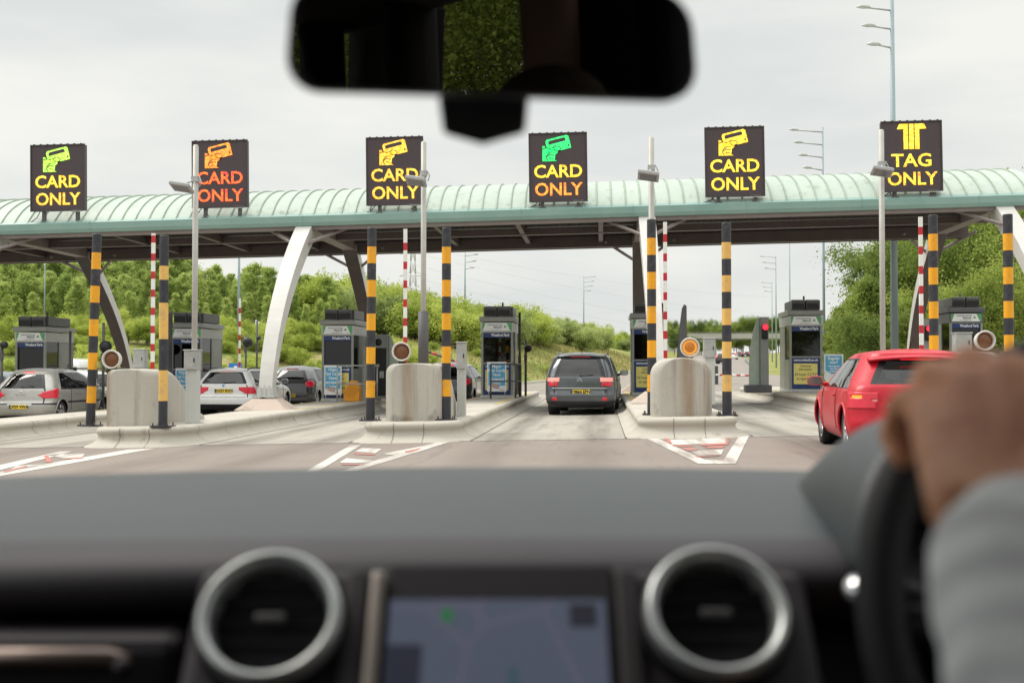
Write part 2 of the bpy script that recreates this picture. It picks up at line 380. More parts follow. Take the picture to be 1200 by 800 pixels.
def _n(scale, lo, hi, c1, c2, det=6):
    n = N(t, 'ShaderNodeTexNoise'); n.inputs['Scale'].default_value = scale; n.inputs['Detail'].default_value = det; t.links.new(g.outputs['Position'], n.inputs[0])
    r = N(t, 'ShaderNodeValToRGB'); r.color_ramp.elements[0].position = lo; r.color_ramp.elements[1].position = hi
    r.color_ramp.elements[0].color = c1; r.color_ramp.elements[1].color = c2; t.links.new(n.outputs[0], r.inputs[0]); return n.outputs[0], r.outputs[0]
_, ca = _n(.22, .4, .62, (.16, .22, .05, 1), (.33, .29, .13, 1)); fn, cb = _n(3, .3, .7, (.7, .7, .7, 1), (1.25, 1.25, 1.2, 1))
q = N(t, 'ShaderNodeMix', data_type='RGBA', blend_type='MULTIPLY'); q.inputs[0].default_value = 1; t.links.new(ca, q.inputs[6]); t.links.new(cb, q.inputs[7]); t.links.new(q.outputs[2], b.inputs['Base Color'])
bp = N(t, 'ShaderNodeBump'); bp.inputs['Strength'].default_value = .6; bp.inputs['Distance'].default_value = .1; t.links.new(fn, bp.inputs['Height']); t.links.new(bp.outputs[0], b.inputs['Normal'])
M['grass'] = mg
def axis(parts):
    out = []
    for a, b_, s in parts:
        n = max(1, int(round((b_ - a) / s))); out += [a + (b_ - a) * i / n for i in range(n)]
    return out + [parts[-1][1]]
xs = axis([(-1500, -120, 115), (-120, -40, 8), (-40, 30, 1.2), (30, 120, 6), (120, 1500, 115)])
ys = axis([(-600, -60, 90), (-60, 0, 10), (0, 44, 2), (44, 100, 1.2), (100, 260, 5), (260, 1000, 25), (1000, 2500, 150)])
mb = MB(); mb.grid([[(x, y, gsurf(x, y) - .03) for x in xs] for y in ys], M['grass'])
tag(mb.build('ground', parent=None, recalc=False), kind='structure')
def sheet(name, poly_rows, mat, h):
    """poly_rows: list of (y, xl, xr) -> strip following the ground"""
    m = MB(); rows = []
    for (y, xl, xr) in poly_rows:
        n = 40; rows.append([(xl + (xr - xl) * i / n, y, gz(xl + (xr - xl) * i / n, y) + h) for i in range(n + 1)])
    m.grid(rows, mat); return tag(m.build(name, recalc=False), kind='structure')
def xat(poly, y):
    for a, b_ in zip(poly, poly[1:]):
        if a[1] <= y <= b_[1]: return a[0] + (b_[0] - a[0]) * (y - a[1]) / (b_[1] - a[1])
    return poly[-1][0]
JY = 19.25
sheet('road', [(y, -60, 60) for y in axis([(-60, 0, 10), (0, JY, 1.5)])], M['asphalt'], .0)
sheet('lane_slab', [(y, xat(VL, y) if y > 40 else -119, min(xat(VR, y) if y > 36 else 60, 60)) for y in axis([(JY, 52, 1.0)])], M['lane'], .0)
sheet('motorway', [(y, xat(VL, y), xat(VR, y)) for y in axis([(52, 120, 2), (120, 1000, 15)])], M['farroad'], .0)
mb = MB(); mb.grid([[(x, y, gz(x, JY) + .004) for x in np.linspace(-40, 40, 60)] for y in (JY - .02, JY + .03)], pbr('joint_tar', (.06, .055, .05), .8)); tag(mb.build('road_joint', recalc=False), kind='structure')
mb = MB()
for yj in (24.3, 29.2, 34.1, 39.0, 43.9):
    xs_ = np.linspace(-40, 22, 90); mb.grid([[(x, yj + dy, gz(x, yj) + .004) for x in xs_] for dy in (-.012, .012)], pbr('joint_tar', (.06, .055, .05), .8))
for k in range(-8, 6):
    for o_ in (-1.32, 1.32):
        xj = -.895 + 4.75 * k + o_; mb.grid([[(xj + dx, y, gz(xj, y) + .006) for y in np.linspace(JY + .1, 48, 24)] for dx in (-.014, .014)], pbr('joint_tar', (.06, .055, .05), .8))
tag(mb.build('slab_joints', recalc=False), kind='structure')
# lane-edge lines and lane dashes on the motorway
mb = MB()
for y0 in range(90, 400, 18):
    for fr in (.35, .68):
        def px_(y): a, b_ = xat(VL, y), xat(VR, y); return a + (b_ - a) * fr
        mb.add([(px_(y0) - .08, y0, .006), (px_(y0) + .08, y0, .006), (px_(y0 + 5) + .08, y0 + 5, .006), (px_(y0 + 5) - .08, y0 + 5, .006)], [(0, 1, 2, 3)], M['white_line'])
tag(mb.build('lane_markings', recalc=False), kind='structure')
# painted chevrons in front of the island noses
def paint(name, quads, mat, h):
    m = MB()
    for qd in quads:
        vs = [P(px, py) + Vector((0, 0, h)) for px, py in qd]
        m.add(vs, [tuple(range(len(vs)))], mat)
    return tag(m.build(name, recalc=False), kind='structure')
W_, R_ = M['white_line'], M['red_line']
paint('chevron_marking', [[(757, 513.5), (770, 513.5), (826, 539), (818, 543.5)], [(866, 511), (877.5, 511), (862, 543.5), (818, 543.5), (826, 539), (848, 539)],
      [(783, 515.5), (853, 513), (853, 519), (787, 521.5)], [(809, 529), (848, 526.5), (845, 533), (818, 534)]], W_, .005)
paint('chevron_marking', [[(357, 553.5), (411, 521.5), (424, 521.5), (371, 553.5)], [(395, 553.5), (512, 518), (527, 518), (412, 553.5)],
      [(424, 525), (447, 526), (440, 531), (416, 529)], [(447, 532), (500, 522), (470, 534)], [(406, 537), (438, 540), (428, 543), (398, 542)]], W_, .005)
paint('chevron_marking', [[(-40, 557), (0, 545), (70, 529), (86, 529), (0, 551), (-40, 562)], [(-40, 563), (0, 553), (150, 527), (182, 525.5), (0, 558), (-40, 570)],
      [(55, 533), (100, 531.5), (96, 536), (75, 537)], [(20, 546), (50, 544), (30, 550), (12, 550)]], W_, .005)
paint('worn_red_marking', [[(778, 513), (783, 513), (788, 520), (783, 520)], [(788, 522), (812, 522.2), (812, 523.4), (790, 523.6)], [(820, 520.6), (853, 519.3), (854, 521.3), (822, 522.8)], [(797, 525), (812, 524.5), (818, 528), (806, 528.5)], [(826, 523.5), (850, 523), (846, 525.5), (830, 525.6)], [(814, 535), (846, 533.8), (840, 535), (818, 536.2)], [(850, 513), (854, 513), (854, 519), (851, 520)],
      [(418, 531), (440, 532.4), (438, 533.6), (414, 532.4)], [(404, 543.5), (428, 544.3), (424, 545.3), (399, 544.8)], [(474, 529), (494, 525), (490, 527.5), (476, 531)],
      [(52, 534), (56, 533.5), (62, 542), (54, 542)], [(4, 552.5), (30, 546), (33, 547), (6, 554)], [(78, 537), (96, 536.5), (99, 537.7), (78, 538.2)]], R_, .008)
# ============================================================ toll islands
IX = {i: 1.48 + 4.75 * (i - 3) for i in range(-2, 7)}
NOSE = {-2: 19.6, -1: 19.5, 0: 19.4, 1: 19.15, 2: 19.3, 3: 19.35, 4: 19.3, 5: 19.4, 6: 19.5}
IH = .33
def base(x, y, h=IH): return Vector((x, y, gz(x, y) + h))
ISL = {-2: 'farthest left toll island, behind the silver hatchback', -1: 'toll island on the far side of the silver hatchback', 0: 'toll island between the silver hatchback and the white estate car',
       1: 'toll island carrying the long sloping concrete block and white arch plinth', 2: 'toll island in front of the middle booth, left of the dark grey people carrier',
       3: 'toll island with the lit amber lamp, right of the dark grey people carrier', 4: 'toll island behind the red hatchback', 5: 'toll island by the rightmost booth', 6: 'toll island at the right edge of the plaza'}
def outline(hw, L, r, off):
    pts = []; hw2 = hw + off; r2 = r + off
    for k in range(9):
        a = math.pi / 2 * k / 8; pts.append((hw2 - r2 + r2 * math.sin(a), -off + r2 - r2 * math.cos(a)))
    for k in range(1, 30): pts.append((hw2, r2 - off + (L - 2 * (r2 - off)) * k / 30))
    for k in range(9):
        a = math.pi / 2 * k / 8; pts.append((hw2 - r2 + r2 * math.cos(a), L + off - r2 + r2 * math.sin(a)))
    left = [(-x, y) for x, y in reversed(pts)]
    return pts + left
for i in range(-2, 7):
    X, Y = IX[i], NOSE[i]; L = 26.0
    def rad(x, y): return Vector((x, y, gz(X + x, Y + y) ))
    t = thing('toll_island', ISL[i], 'traffic island', (X, Y, 0), group='toll islands between the lanes')
    m = MB(); rows = []
    for off, z in ((.30, -.02), (.27, .012), (.14, .06), (.055, .13), (.035, .19), (.055, .215), (.075, .25), (.07, .29), (.04, .322), (0, .332), (-.12, .334)):
        rows.append([rad(x, y) + Vector((0, 0, z)) for x, y in outline(.78, L, .42, off)])
    m.grid(rows, closed=True, mat=M['concrete']); kb_ = m
    m = MB(); r = outline(.78, L, .42, -.115); n = len(r) // 2
    a = [rad(x, y) + Vector((0, 0, .331)) for x, y in r[:n]]; b_ = [rad(x, y) + Vector((0, 0, .331)) for x, y in reversed(r[n:])]
    m.grid([a, b_]); m.build('island_top', M['concrete'], t)
    m = kb_; jm = pbr('mortar_gap', (.17, .145, .115), .9)
    for k in range(17):      # joints between the kerb stones
        y = .75 + k * 1.5
        if y > L - 1: break
        for s in (-1, 1):
            pr = [(.31, .0), (.285, .016), (.15, .066), (.063, .134), (.043, .19), (.06, .213), (.082, .25), (.078, .292), (.046, .328), (0, .338)]
            m.grid([[rad(s * (.78 + o), y + dy) + Vector((0, 0, z)) for o, z in pr] for dy in (-.006, .006)], mat=jm)
    for x in (-.26, .26):
        m.grid([[Vector((x + dx, -o - .003, z + gz(X, Y))) for o, z in [(.30, .0), (.275, .016), (.145, .066), (.06, .134), (.04, .19), (.06, .215), (.08, .25), (.075, .292), (.045, .325)]] for dx in (-.005, .005)], mat=jm)
    m.build('kerb', None, t, recalc=False)
    m = MB()
    for s in (-1, 1):
        m.grid([[rad(s * xx, y) + Vector((0, 0, .338)) for y in np.linspace(9.5 if i != 1 else 8, 24, 14)] for xx in (.56, .66)])
    m.build('edge_line', M['yellow_line'], t)

# ------------------------------------------------------------ concrete crash blocks
BL = {1: (149, 2.4), 2: (484, 2.2), 3: (800, 2.2), 4: (1143, 2.2), 0: (None, 2.2), 5: (None, 2.2)}
BLAB = {0: 'concrete crash block on the nose of the toll island left of the frame edge', 1: 'long pale concrete crash block whose top slopes down behind, unlit lamp on top',
        2: 'round-topped concrete crash block with a brown stain, in front of the middle booth', 3: 'domed concrete crash block under the lit amber lamp', 4: 'concrete crash block hidden behind the hand of the driver', 5: 'concrete crash block beyond the right edge'}
def block(i):
    X, Y = IX[i], NOSE[i] + .62; px = BL[i][0]
    if px: X = (PY(px, 460, Y)).x
    L = 2.7 if i == 1 else 2.3
    t = MB(); rows = []
    for k in range(33):
        u = k / 32; y = L * u
        nose = math.sqrt(max(0, 1 - max(0, 1 - y / .3) ** 2)); w = .37 + .16 * nose if i != 1 else .30 + .16 * nose
        h = 1.02 * (1 - .95 * smooth(.28, 1.12, u) ) if i == 1 else 1.02 - .78 * smooth(.25, 1.1, u)
        if k == 0: h -= .015
        r = min({1: .13, 2: .17, 3: .29}.get(i, .22), h * .48) ; row = [(-w, 0), (-w, h * .25), (-w, h - r)]
        for q in range(1, 9):
            a = math.pi / 2 * q / 8; row.append((-w + r * (1 - math.cos(a)) * min(1, w / .3), h - r + r * math.sin(a)))
        row += [(0, h + .012)]
        row += [(-x, z) for x, z in reversed(row[:-1])]
        rows.append([(x, y, z) for x, z in row])
    t.grid(rows); n = len(rows[0]); t.f.append(tuple(range(n))); t.m.append(0); t.sm.append(False)
    t.f.append(tuple(range(32 * n, 33 * n))); t.m.append(0); t.sm.append(False)
    o = t.build('crash_block', stained(M['block'], 'block_concrete_stained', {1: -.38, 2: -.10, 3: .08}.get(i, .1), {1: .12, 2: .17, 3: .2}.get(i, .15), 1), None, loc=base(X, Y, IH - .01)); tag(o, BLAB[i], 'concrete block', 'crash blocks on the island noses')
    return X, Y
BX = {i: block(i) for i in (0, 1, 2, 3, 4)}

# ------------------------------------------------------------ round lamps on the blocks
def round_lamp(px, py, d, label, lit):
    p = PY(px, py, d); X, Y = p.x, p.y
    t = thing('warning_lamp', label, 'lamp', p, R(2), 'round lamps on the crash blocks')
    m = MB(); m.lathe([(.0, .10), (.12, .10), (.155, .06), (.165, -.05), (.175, -.075), (.165, -.085), (.145, -.08), (.14, -.03), (.135, .0)], axis='y', n=36); m.build('housing', pbr('lamp_housing', (.72, .70, .66), .5, col2=(.6, .57, .52), scale=7), t)
    m = MB(); m.lathe([(.137, -.02), (.10, -.045), (.05, -.058), (0, -.062)], axis='y', n=36); l = m.build('lens', M['amber_on'] if lit else M['amber_off'], t)
    if lit:
        m = MB(); m.lathe([(.135, -.025), (.125, -.048), (.095, -.055), (.09, -.046)], axis='y', n=36); m.build('lit_ring', pbr('lamp_ring_lit', (.6, .3, .06), .3, emit=(1, .42, .06), estr=.28), l)
    z0 = -(p.z - base(X, Y).z) + 1.0
    m = MB(); m.tube([(0, .02, -.16), (0, .02, z0 - .02)], .03); m.box((0, .02, -.19), (.12, .12, .09)); m.box((.05, .04, -.22), (.05, .08, .05)); m.build('bracket', M['black'], t, bevel=.008)
round_lamp(132, 421, BX[1][1] + .3, 'unlit white-rimmed round lamp facing forward on the long sloping block', False)
round_lamp(471, 412, BX[2][1] + .3, 'unlit white-rimmed round lamp on the stained block before the middle booth', False)
round_lamp(808, 407, BX[3][1] + .3, 'round lamp glowing amber on the domed block', True)
round_lamp(1153, 399, BX[4][1] + .3, 'unlit white-rimmed round lamp just above the hand of the driver', False)

# ------------------------------------------------------------ black and amber posts
def post(px, py0, py1, pale, label, lean=0):
    b0 = P(px, py0, IH); d = b0.y; top = PY(px, py1, d).z - b0.z
    t = thing('striped_post', label, 'post', b0, group='black and amber height posts'); t.rotation_euler = (0, lean, 0)
    n = 11; z = .0; bh = (top - .40) / 10
    blk = MB(); yel = MB(); r = .082 if pale != 2 else .078
    segs = [(0, .42, 0)]
    z = .42
    for k in range(9): segs.append((z, z + (top - .75) / 9, 1 - k % 2)); z += (top - .75) / 9
    segs[-1] = (segs[-1][0], segs[-1][1], 1); segs.append((z, top, 0))
    if pale == 2: segs = [(0, .45, 0), (.45, .98, 1), (.98, 1.52, 0), (1.52, 2.15, 1), (2.15, 2.55, 0), (2.55, top - .52, 1), (top - .52, top, 0)]
    ym_ = M['pale_yellow'] if pale else M['yellow_post']
    for a, b_, c in segs: blk.lathe([(r, a), (r, b_)], n=20, mat=ym_ if c else M['black_post'])
    blk.lathe([(r, top), (r * .95, top + .012), (0, top + .02)], n=20, mat=M['black_post'])
    blk.build('striped_tube', None, t, recalc=False)
    m = MB(); m.box((0, 0, .012), (.34, .34, .024)); m.build('base_plate', M['black_post'], t)
    m = MB()
    for a in (-.13, .13):
        for b_ in (-.13, .13): m.tube([(a, b_, .02), (a, b_, .075)], .013, 6)
    m.build('anchor_bolts', pbr('rusty_bolt', (.12, .06, .05), .8), t)
post(106, 499, 275, 0, 'leaning black and amber post left of the long sloping block', .028)
post(191, 500, 277, 2, 'thin black post with faded pale yellow bands right of the long sloping block')
post(434, 493, 268, 0, 'black and amber post left of the stained block', .006)
post(523, 492, 268, 0, 'black and amber post right of the stained block')
post(764, 486, 258, 0, 'black and amber post left of the domed block with the lit lamp')
post(852, 487, 262, 1, 'black post with lighter orange bands right of the domed block with the lit lamp')
post(1095, 480, 253, 0, 'black and amber post behind the red hatchback roof')
post(1183, 480, 252, 0, 'black and amber post above the hand of the driver, rightmost of all')

# ------------------------------------------------------------ raised red and white barrier arms
def barrier(px, pyb, pyt, lab, n=5, d=None, seg=None):
    Y = d; b0 = PY(px, pyb, Y); top = PY(px, pyt, Y).z; g0 = base(b0.x, Y)
    t = thing('barrier', lab, 'barrier', g0, group='raised red and white barrier arms')
    m = MB(); m.box((0, .0, .48), (.3, .36, .96)); m.box((0, 0, .98), (.34, .4, .05)); m.build('cabinet', M['steel_grey'], t, bevel=.02)
    hh = top - g0.z; red = MB(); wh = MB(); z = .62; k = 0; sl = (.17 if seg is None else seg) * .82; z += .02
    while z < hh - .01:
        red_ = k % 2 == 0; z2 = min(hh, z + (sl if red_ else sl * 1.45))
        wh.box((0, -.24, (z + z2) / 2), (.078, .045, z2 - z), mat=M['red'] if red_ and z2 < hh - .02 else M['white']); z = z2; k += 1
    wh.build('arm', None, t)
    m = MB(); m.tube([(0, -.28, .78), (0, -.15, .78)], .07, 12); m.build('pivot', M['steel_grey'], t)
barrier(184, 415, 275, 'upright red and white barrier arm behind the faded yellow post', d=24.2, seg=.195)
barrier(477, 425, 270, 'upright red and white barrier arm behind the stained block', d=24.2, seg=.2)
barrier(779, 420, 262, 'upright red and white barrier arm beside the lit amber lamp', d=24.0, seg=.2)
barrier(1076, 410, 256, 'upright red and white barrier arm above the red hatchback roof', d=24.0, seg=.2)
barrier(283, 430, 350, 'distant upright red and white barrier arm above the white estate car', d=45, seg=.27)

# ------------------------------------------------------------ lamp poles on the islands
def island_pole(px, pyb, pyt, pyh, hdx, lab, sleeve=None):
    b0 = P(px, pyb, IH); Y = b0.y; top = PY(px, pyt, Y).z - b0.z; hh = PY(px, pyh, Y).z - b0.z
    t = thing('floodlight_pole', lab, 'light pole', b0, group='slim floodlight poles on the islands')
    m = MB(); m.tube([(0, 0, 0), (0, 0, top)], .052, 16); m.lathe([(.052, top), (.04, top + .03), (0, top + .04)], n=12); m.build('pole', M['pole'], t)
    m = MB(); m.box((0, 0, .01), (.26, .26, .02)); m.build('base_plate', M['steel_grey'], t)
    if sleeve:
        z1, z2 = (PY(px, q, Y).z - b0.z for q in sleeve)
        m = MB(); m.tube([(0, 0, z1), (0, 0, z2)], .10, 16); m.build('sleeve', M['dark_sleeve'], t)
    hx = hdx
    m = MB(); m.box((0, 0, hh + .17), (.13, .13, .10)); m.tube([(0, -.02, hh + .16), (hx * .6, -.16, hh + .08)], .018, 8); m.tube([(.07, -.03, hh + .22), (.12, -.03, hh + .12), (.09, -.06, hh + .02)], .012, 8); m.build('clamp', M['steel_grey'], t)
    rot = Matrix.Rotation(R(-18), 3, 'X') @ Matrix.Rotation(R(20 if hx < 0 else -20) * .5, 3, 'Y')
    m = MB(); c = Vector((hx, -.26, hh))
    rows = [(.16, .12, .03), (.19, .15, -.0), (.19, .15, -.045), (.17, .13, -.055)]
    vs = []
    for (a, b_, z) in rows: vs += [rot @ Vector((sx * a, sy * b_, z)) + c for sx, sy in ((-1, -1), (1, -1), (1, 1), (-1, 1))]
    fs = [(3, 2, 1, 0), (12, 13, 14, 15)] + [(r * 4 + k, r * 4 + (k + 1) % 4, r * 4 + 4 + (k + 1) % 4, r * 4 + 4 + k) for r in range(3) for k in range(4)]
    m.add(vs, fs); h = m.build('lamp_head', pbr('lamp_head_grey', (.3, .3, .3), .45), t)
    m = MB(); vs = [rot @ Vector((sx * .15, sy * .11, -.058)) + c for sx, sy in ((-1, -1), (1, -1), (1, 1), (-1, 1))]; m.add(vs, [(0, 1, 2, 3)]); m.build('lamp_glass', pbr('lamp_glass', (.12, .12, .13), .15), h)
island_pole(227.5, 496, 172, 221, -.16, 'slim grey floodlight pole beside the upright cabinet, in front of the orange sign')
island_pole(496, 489, 168, 214, -.10, 'slim floodlight pole with a dark lower sleeve behind the stained block', (365, 440))
island_pole(764, 486, 163, 208, -.06, 'slim floodlight pole rising behind the post left of the domed block')
island_pole(1035, 478, 154, 203, -.05, 'slim floodlight pole rising behind the red hatchback')

# ------------------------------------------------------------ grey cabinets on posts
def cabinet(px, Y, py_top, py_box, py_base, w, lab, post_w=None):
    c = PY(px, py_top, Y); g0 = base(c.x, Y); h = c.z - g0.z; hb = PY(px, py_box, Y).z - g0.z
    t = thing('control_cabinet', lab, 'cabinet', g0, group='grey cabinets on the islands')
    m = MB(); m.box((0, 0, (h + hb) / 2), (w, .26, h - hb)); m.box((0, 0, h + .012), (w + .03, .29, .024)); m.build('cabinet_box', M['steel_grey'], t, bevel=.01)
    m = MB(); m.box((w * .05, .02, hb / 2), (post_w or w * .8, .2, hb)); m.box((-w * .33, -.03, hb / 2), (.04, .12, hb)); m.build('post', M['booth_l'], t, bevel=.006)
    m = MB(); m.box((w * .02, -.131, (h + hb) / 2), (w * .8, .006, (h - hb) * .85)); d_ = m.build('door', M['steel_grey'], t); m = MB(); m.box((w * .3, -.138, (h + hb) / 2), (.02, .012, .08)); m.build('handle', M['black'], d_)
cabinet(226, 20.4, 411, 433, 497, .24, 'tall grey cabinet on a pale post beside the slim floodlight pole')
cabinet(165, 27.5, 410, 431, 480, .29, 'grey cabinet box showing above the long sloping block')
cabinet(541, 21.6, 402, 432, 488, .17, 'narrow grey cabinet behind the post right of the stained block')
cabinet(831, 26, 397, 419, 470, .26, 'grey cabinet box right of the lit amber lamp')
cabinet(1127, 22.5, 391, 412, 470, .30, 'grey cabinet box left of the rightmost unlit lamp')

# ------------------------------------------------------------ toll booths
def booth(i, X, Y, lab, upper, cam_side, poster):
    t = thing('toll_booth', lab, 'toll booth', base(X, Y), group='toll booths on the islands')
    w = .5; D = 1.9
    m = MB(); m.prism([(-w - .02, 0), (w + .02, 0), (w, .09), (-w, .09)], D + .04, lambda u, v, q: (u, q - .02, v)); m.build('plinth', M['booth_l'], t)
    m = MB()                                   # frame: corner posts, rails, side walls with openings
    for sx in (-1, 1):
        m.box((sx * (w - .035), .035, 1.16), (.07, .07, 2.14)); m.box((sx * (w - .035), D - .035, 1.16), (.07, .07, 2.14)); m.box((sx * (w - .03), .95, 1.16), (.06, .10, 2.14))
        m.box((sx * (w - .03), .95, .55), (.05, 1.76, .92)); m.box((sx * (w - .03), D / 2, 2.14), (.05, 1.76, .18)); m.box((sx * (w - .03), 1.45, 1.5), (.045, .86, 1.1))
    m.box((0, D - .03, 1.16), (.86, .05, 2.14)); m.box((0, .04, 1.08), (.86, .06, .05)); m.box((0, .04, 2.05), (.86, .06, .05))
    m.build('frame', M['booth'], t, bevel=.006)
    m = MB(); m.box((0, .045, .58), (.84, .03, .95)); m.build('front_panel', M['navy'], t)
    m = MB(); m.box((0, .045, 1.955), (.84, .03, .15)); m.build('name_strip', M['navy'], t)
    m = MB(); m.box((0, D / 2, 2.2), (1.03, D + .02, .30)); m.build('head_band', M['booth_l'] if i < 5 else M['booth_d'], t, bevel=.01)
    m = MB(); m.box((0, D / 2 - .01, 2.45), (1.12, D + .12, .16)); m.build('roof_cap', M['booth'] if i < 5 else M['booth_d'], t, bevel=.03)
    m = MB(); m.box((-.0, .08, 1.48), (.86, .012, .78)); m.build('front_window', M['win'], t)
    for sx in (-1, 1):
        m = MB(); m.box((sx * (w - .035), .49, 1.55), (.012, .83, 1.0)); m.build('side_window', M['win'], t)
    m = MB(); m.box((0, D / 2, .95), (.84, 1.7, .04)); m.box((0, 1.3, 1.3), (.5, .5, .7)); m.box((.1, .45, 1.15), (.35, .3, .35)); m.box((-.25, .35, 1.1), (.2, .2, .25)); m.build('counter', M['inside'], t)
    # vents and boxes on the roof
    m = MB(); m.box((.05, .95, 2.7), (.86, 1.5, .3)); m.build('roof_plant', M['booth_d'], t, bevel=.02)
    for q, x in enumerate((-.22, .22)):
        rot = Matrix.Rotation(R(8), 3, 'X'); m = MB(); m.box((x, .10, 2.70), (.40, .16, .31), rot); u = m.build('air_unit', M['booth_d'], t, bevel=.015)
        m = MB()
        for k in range(7): m.box((x, .012, 2.60 + k * .034), (.34, .012, .012))
        m.box((x, .018, 2.70), (.36, .006, .26)); m.build('grille', M['black'], u)
    m = MB(); m.tube([(.1, .9, 2.8), (.1, .9, 3.02)], .03, 8); m.build('vent_pipe', M['booth_d'], t)
    # printed header: white shape on green, small lines of words, a triangle mark
    z0, z1 = 2.09, 2.33
    m = MB(); m.box((0, -.014, (z0 + z1) / 2), (.92, .008, z1 - z0)); h = m.build('header_sign', M['green_print'], t)
    m = MB(); m.add([(-.445, -.0205, z0), (.41, -.0205, z0), (.30, -.0205, z1), (-.36, -.0205, z1)], [(0, 1, 2, 3)]); m.build('white_field', M['white_print'], h)
    text_obj('lettering', 'midexpressway', .075, M['grey_print'], h, (-.07, -.026, 2.275), bold=.001)
    text_obj('lettering', 'M6toll', .095, M['grey_print'], h, (.02, -.026, 2.20), bold=.003)
    text_obj('lettering', 'www.m6toll.co.uk', .045, M['grey_print'], h, (-.02, -.026, 2.125))
    m = MB(); m.add([(.20, -.026, 2.19), (.30, -.026, 2.19), (.25, -.026, 2.27)], [(0, 1, 2)]); m.build('triangle_mark', M['green_print'], h)
    text_obj('lettering', 'Weeford Park', .125, M['white_print'], t, (.10, .024, 1.955), bold=.003, sx=.78)
    text_obj('lettering', 'www.m6toll.co.uk', .10, M['white_print'], t, (0, .024, .985), bold=.003)
    # information panel
    m = MB(); m.box((-.01, .026, .56), (.72, .008, .64)); pn = m.build('notice_panel', M['yellow_print'], t)
    for s_, z, sz in (('Customer', .80, .085), ('Information', .70, .085), ('24 hour CCTV', .54, .11), ('in operation', .41, .11)):
        text_obj('lettering', s_, sz, pbr('brown_print', (.25, .22, .10), .6), pn, (-.01, .02, z), bold=.003)
    return t
blab = {-1: 'toll booth behind the silver hatchback', 0: 'toll booth behind the faded yellow post and grey cabinet', 1: 'toll booth with an orange box at its foot, behind the dark hatchback',
        2: 'middle toll booth with a blue poster, beside a black railing', 3: 'toll booth reached by the people carrier driver, half hidden by a striped post',
        4: 'toll booth with the whole yellow notice showing, left of the red hatchback', 5: 'darker toll booth above the roof of the red hatchback, right of two posts'}
BO = {}   # booth positions
for i in range(-1, 6):
    X = IX[i] + {-1: -.42, 0: -.12, 1: -.15, 2: .05, 3: -.02, 4: .1, 5: .4}[i]; Y = {5: 36.5, 4: 35.8, 1: 34.9, 0: 34.6, -1: 34.6}.get(i, 35.3)
    BO[i] = (X, Y); booth(i, X, Y, blab[i], 0, 0, 0)
def poster(X, Y, x, w, z0, z1, lab, lines, kind):
    t = thing('poster_board', lab, 'poster', base(X + x, Y - .10, 0) + Vector((0, 0, IH)), group='blue posters by the booths')
    m = MB(); m.box((0, 0, (z0 + z1) / 2), (w, .02, z1 - z0)); m.build('board', M['white_print'], t)
    m = MB(); m.box((0, -.014, (z0 + z1) / 2 + .06), (w * .86, .006, (z1 - z0) * .72)); bl = m.build('blue_field', M['sky_blue'], t)
    for s_, z, sz in lines: text_obj('lettering', s_, sz, M['white_print'], bl, (0, -.02, z), bold=.004)
    if kind == 1:
        m = MB(); rot = Matrix.Rotation(R(12), 3, 'Y')
        m.box((-.07, -.019, z0 + .19), (.2, .006, .11), rot); m.box((-.02, -.023, z0 + .15), (.2, .006, .10), rot); m.build('card_picture', pbr('card_print', (.55, .4, .35), .5), t)
        text_obj('lettering', 'M6toll', .06, M['grey_print'], t, (w * .28, -.014, z0 + .05))
    else:
        m = MB(); m.add([(-w * .43, -.018, z0 + .14), (w * .43, -.018, z0 + .14), (w * .43, -.018, z0 + .28), (-w * .1, -.018, z0 + .18), (-w * .43, -.018, z0 + .30)], [(0, 1, 2, 3, 4)]); m.build('white_wave', M['white_print'], t)
    m = MB()
    for sx in (-1, 1): m.box((sx * w * .42, .02, (z0 + z1) / 4 + .01), (.02, .02, (z0 + z1) / 2))
    m.build('leg', M['booth_l'], t)
LN = [('Major', .98, .12), ('Fuel Cards', .85, .12), ('Now', .72, .12), ('accepted', .59, .12), ('here', .46, .12)]
poster(*BO[2], .0, .60, .20, 1.12, 'blue poster about fuel cards on the middle booth', LN, 1)
poster(*BO[1], -.12, .55, .20, 1.12, 'blue poster about fuel cards beside the orange box', LN, 1)
poster(*BO[0], -.05, .5, .20, 1.12, 'blue poster partly hidden by the grey cabinet on the pale post', LN, 1)
poster(*BO[3], .35, .45, .20, 1.12, 'blue poster partly hidden behind the post left of the domed block', LN, 1)
poster(BO[4][0], BO[4][1], .82, .58, .35, 1.15, 'blue poster about regular users beside the red hatchback mirror', [('Regular', 1.02, .12), ('user?', .90, .12), ('Get a tag and', .78, .06), ('save time', .70, .06), ('at the tolls', .62, .06)], 2)
# orange box
m = MB(); m.prism([(-.24, 0), (.24, 0), (.26, .38), (.14, .62), (-.04, .64), (-.26, .3)], .4, lambda u, v, q: (u, q, v)); Xb, Yb = BO[1]
o = m.build('salt_bin', M['orange_box'], None, bevel=.03, loc=base(Xb + .56, Yb - .55)); tag(o, 'faceted orange bin standing at the foot of a toll booth', 'bin')
m = MB()
for k in range(4): m.box((-.12 + k * .09, -.012, .34 - k * .02), (.018, .012, .38), Matrix.Rotation(R(38), 3, 'Y'))
m.box((0, -.012, .52), (.3, .012, .012)); m.build('ribs', pbr('orange_rib', (.6, .25, .02), .5), o)

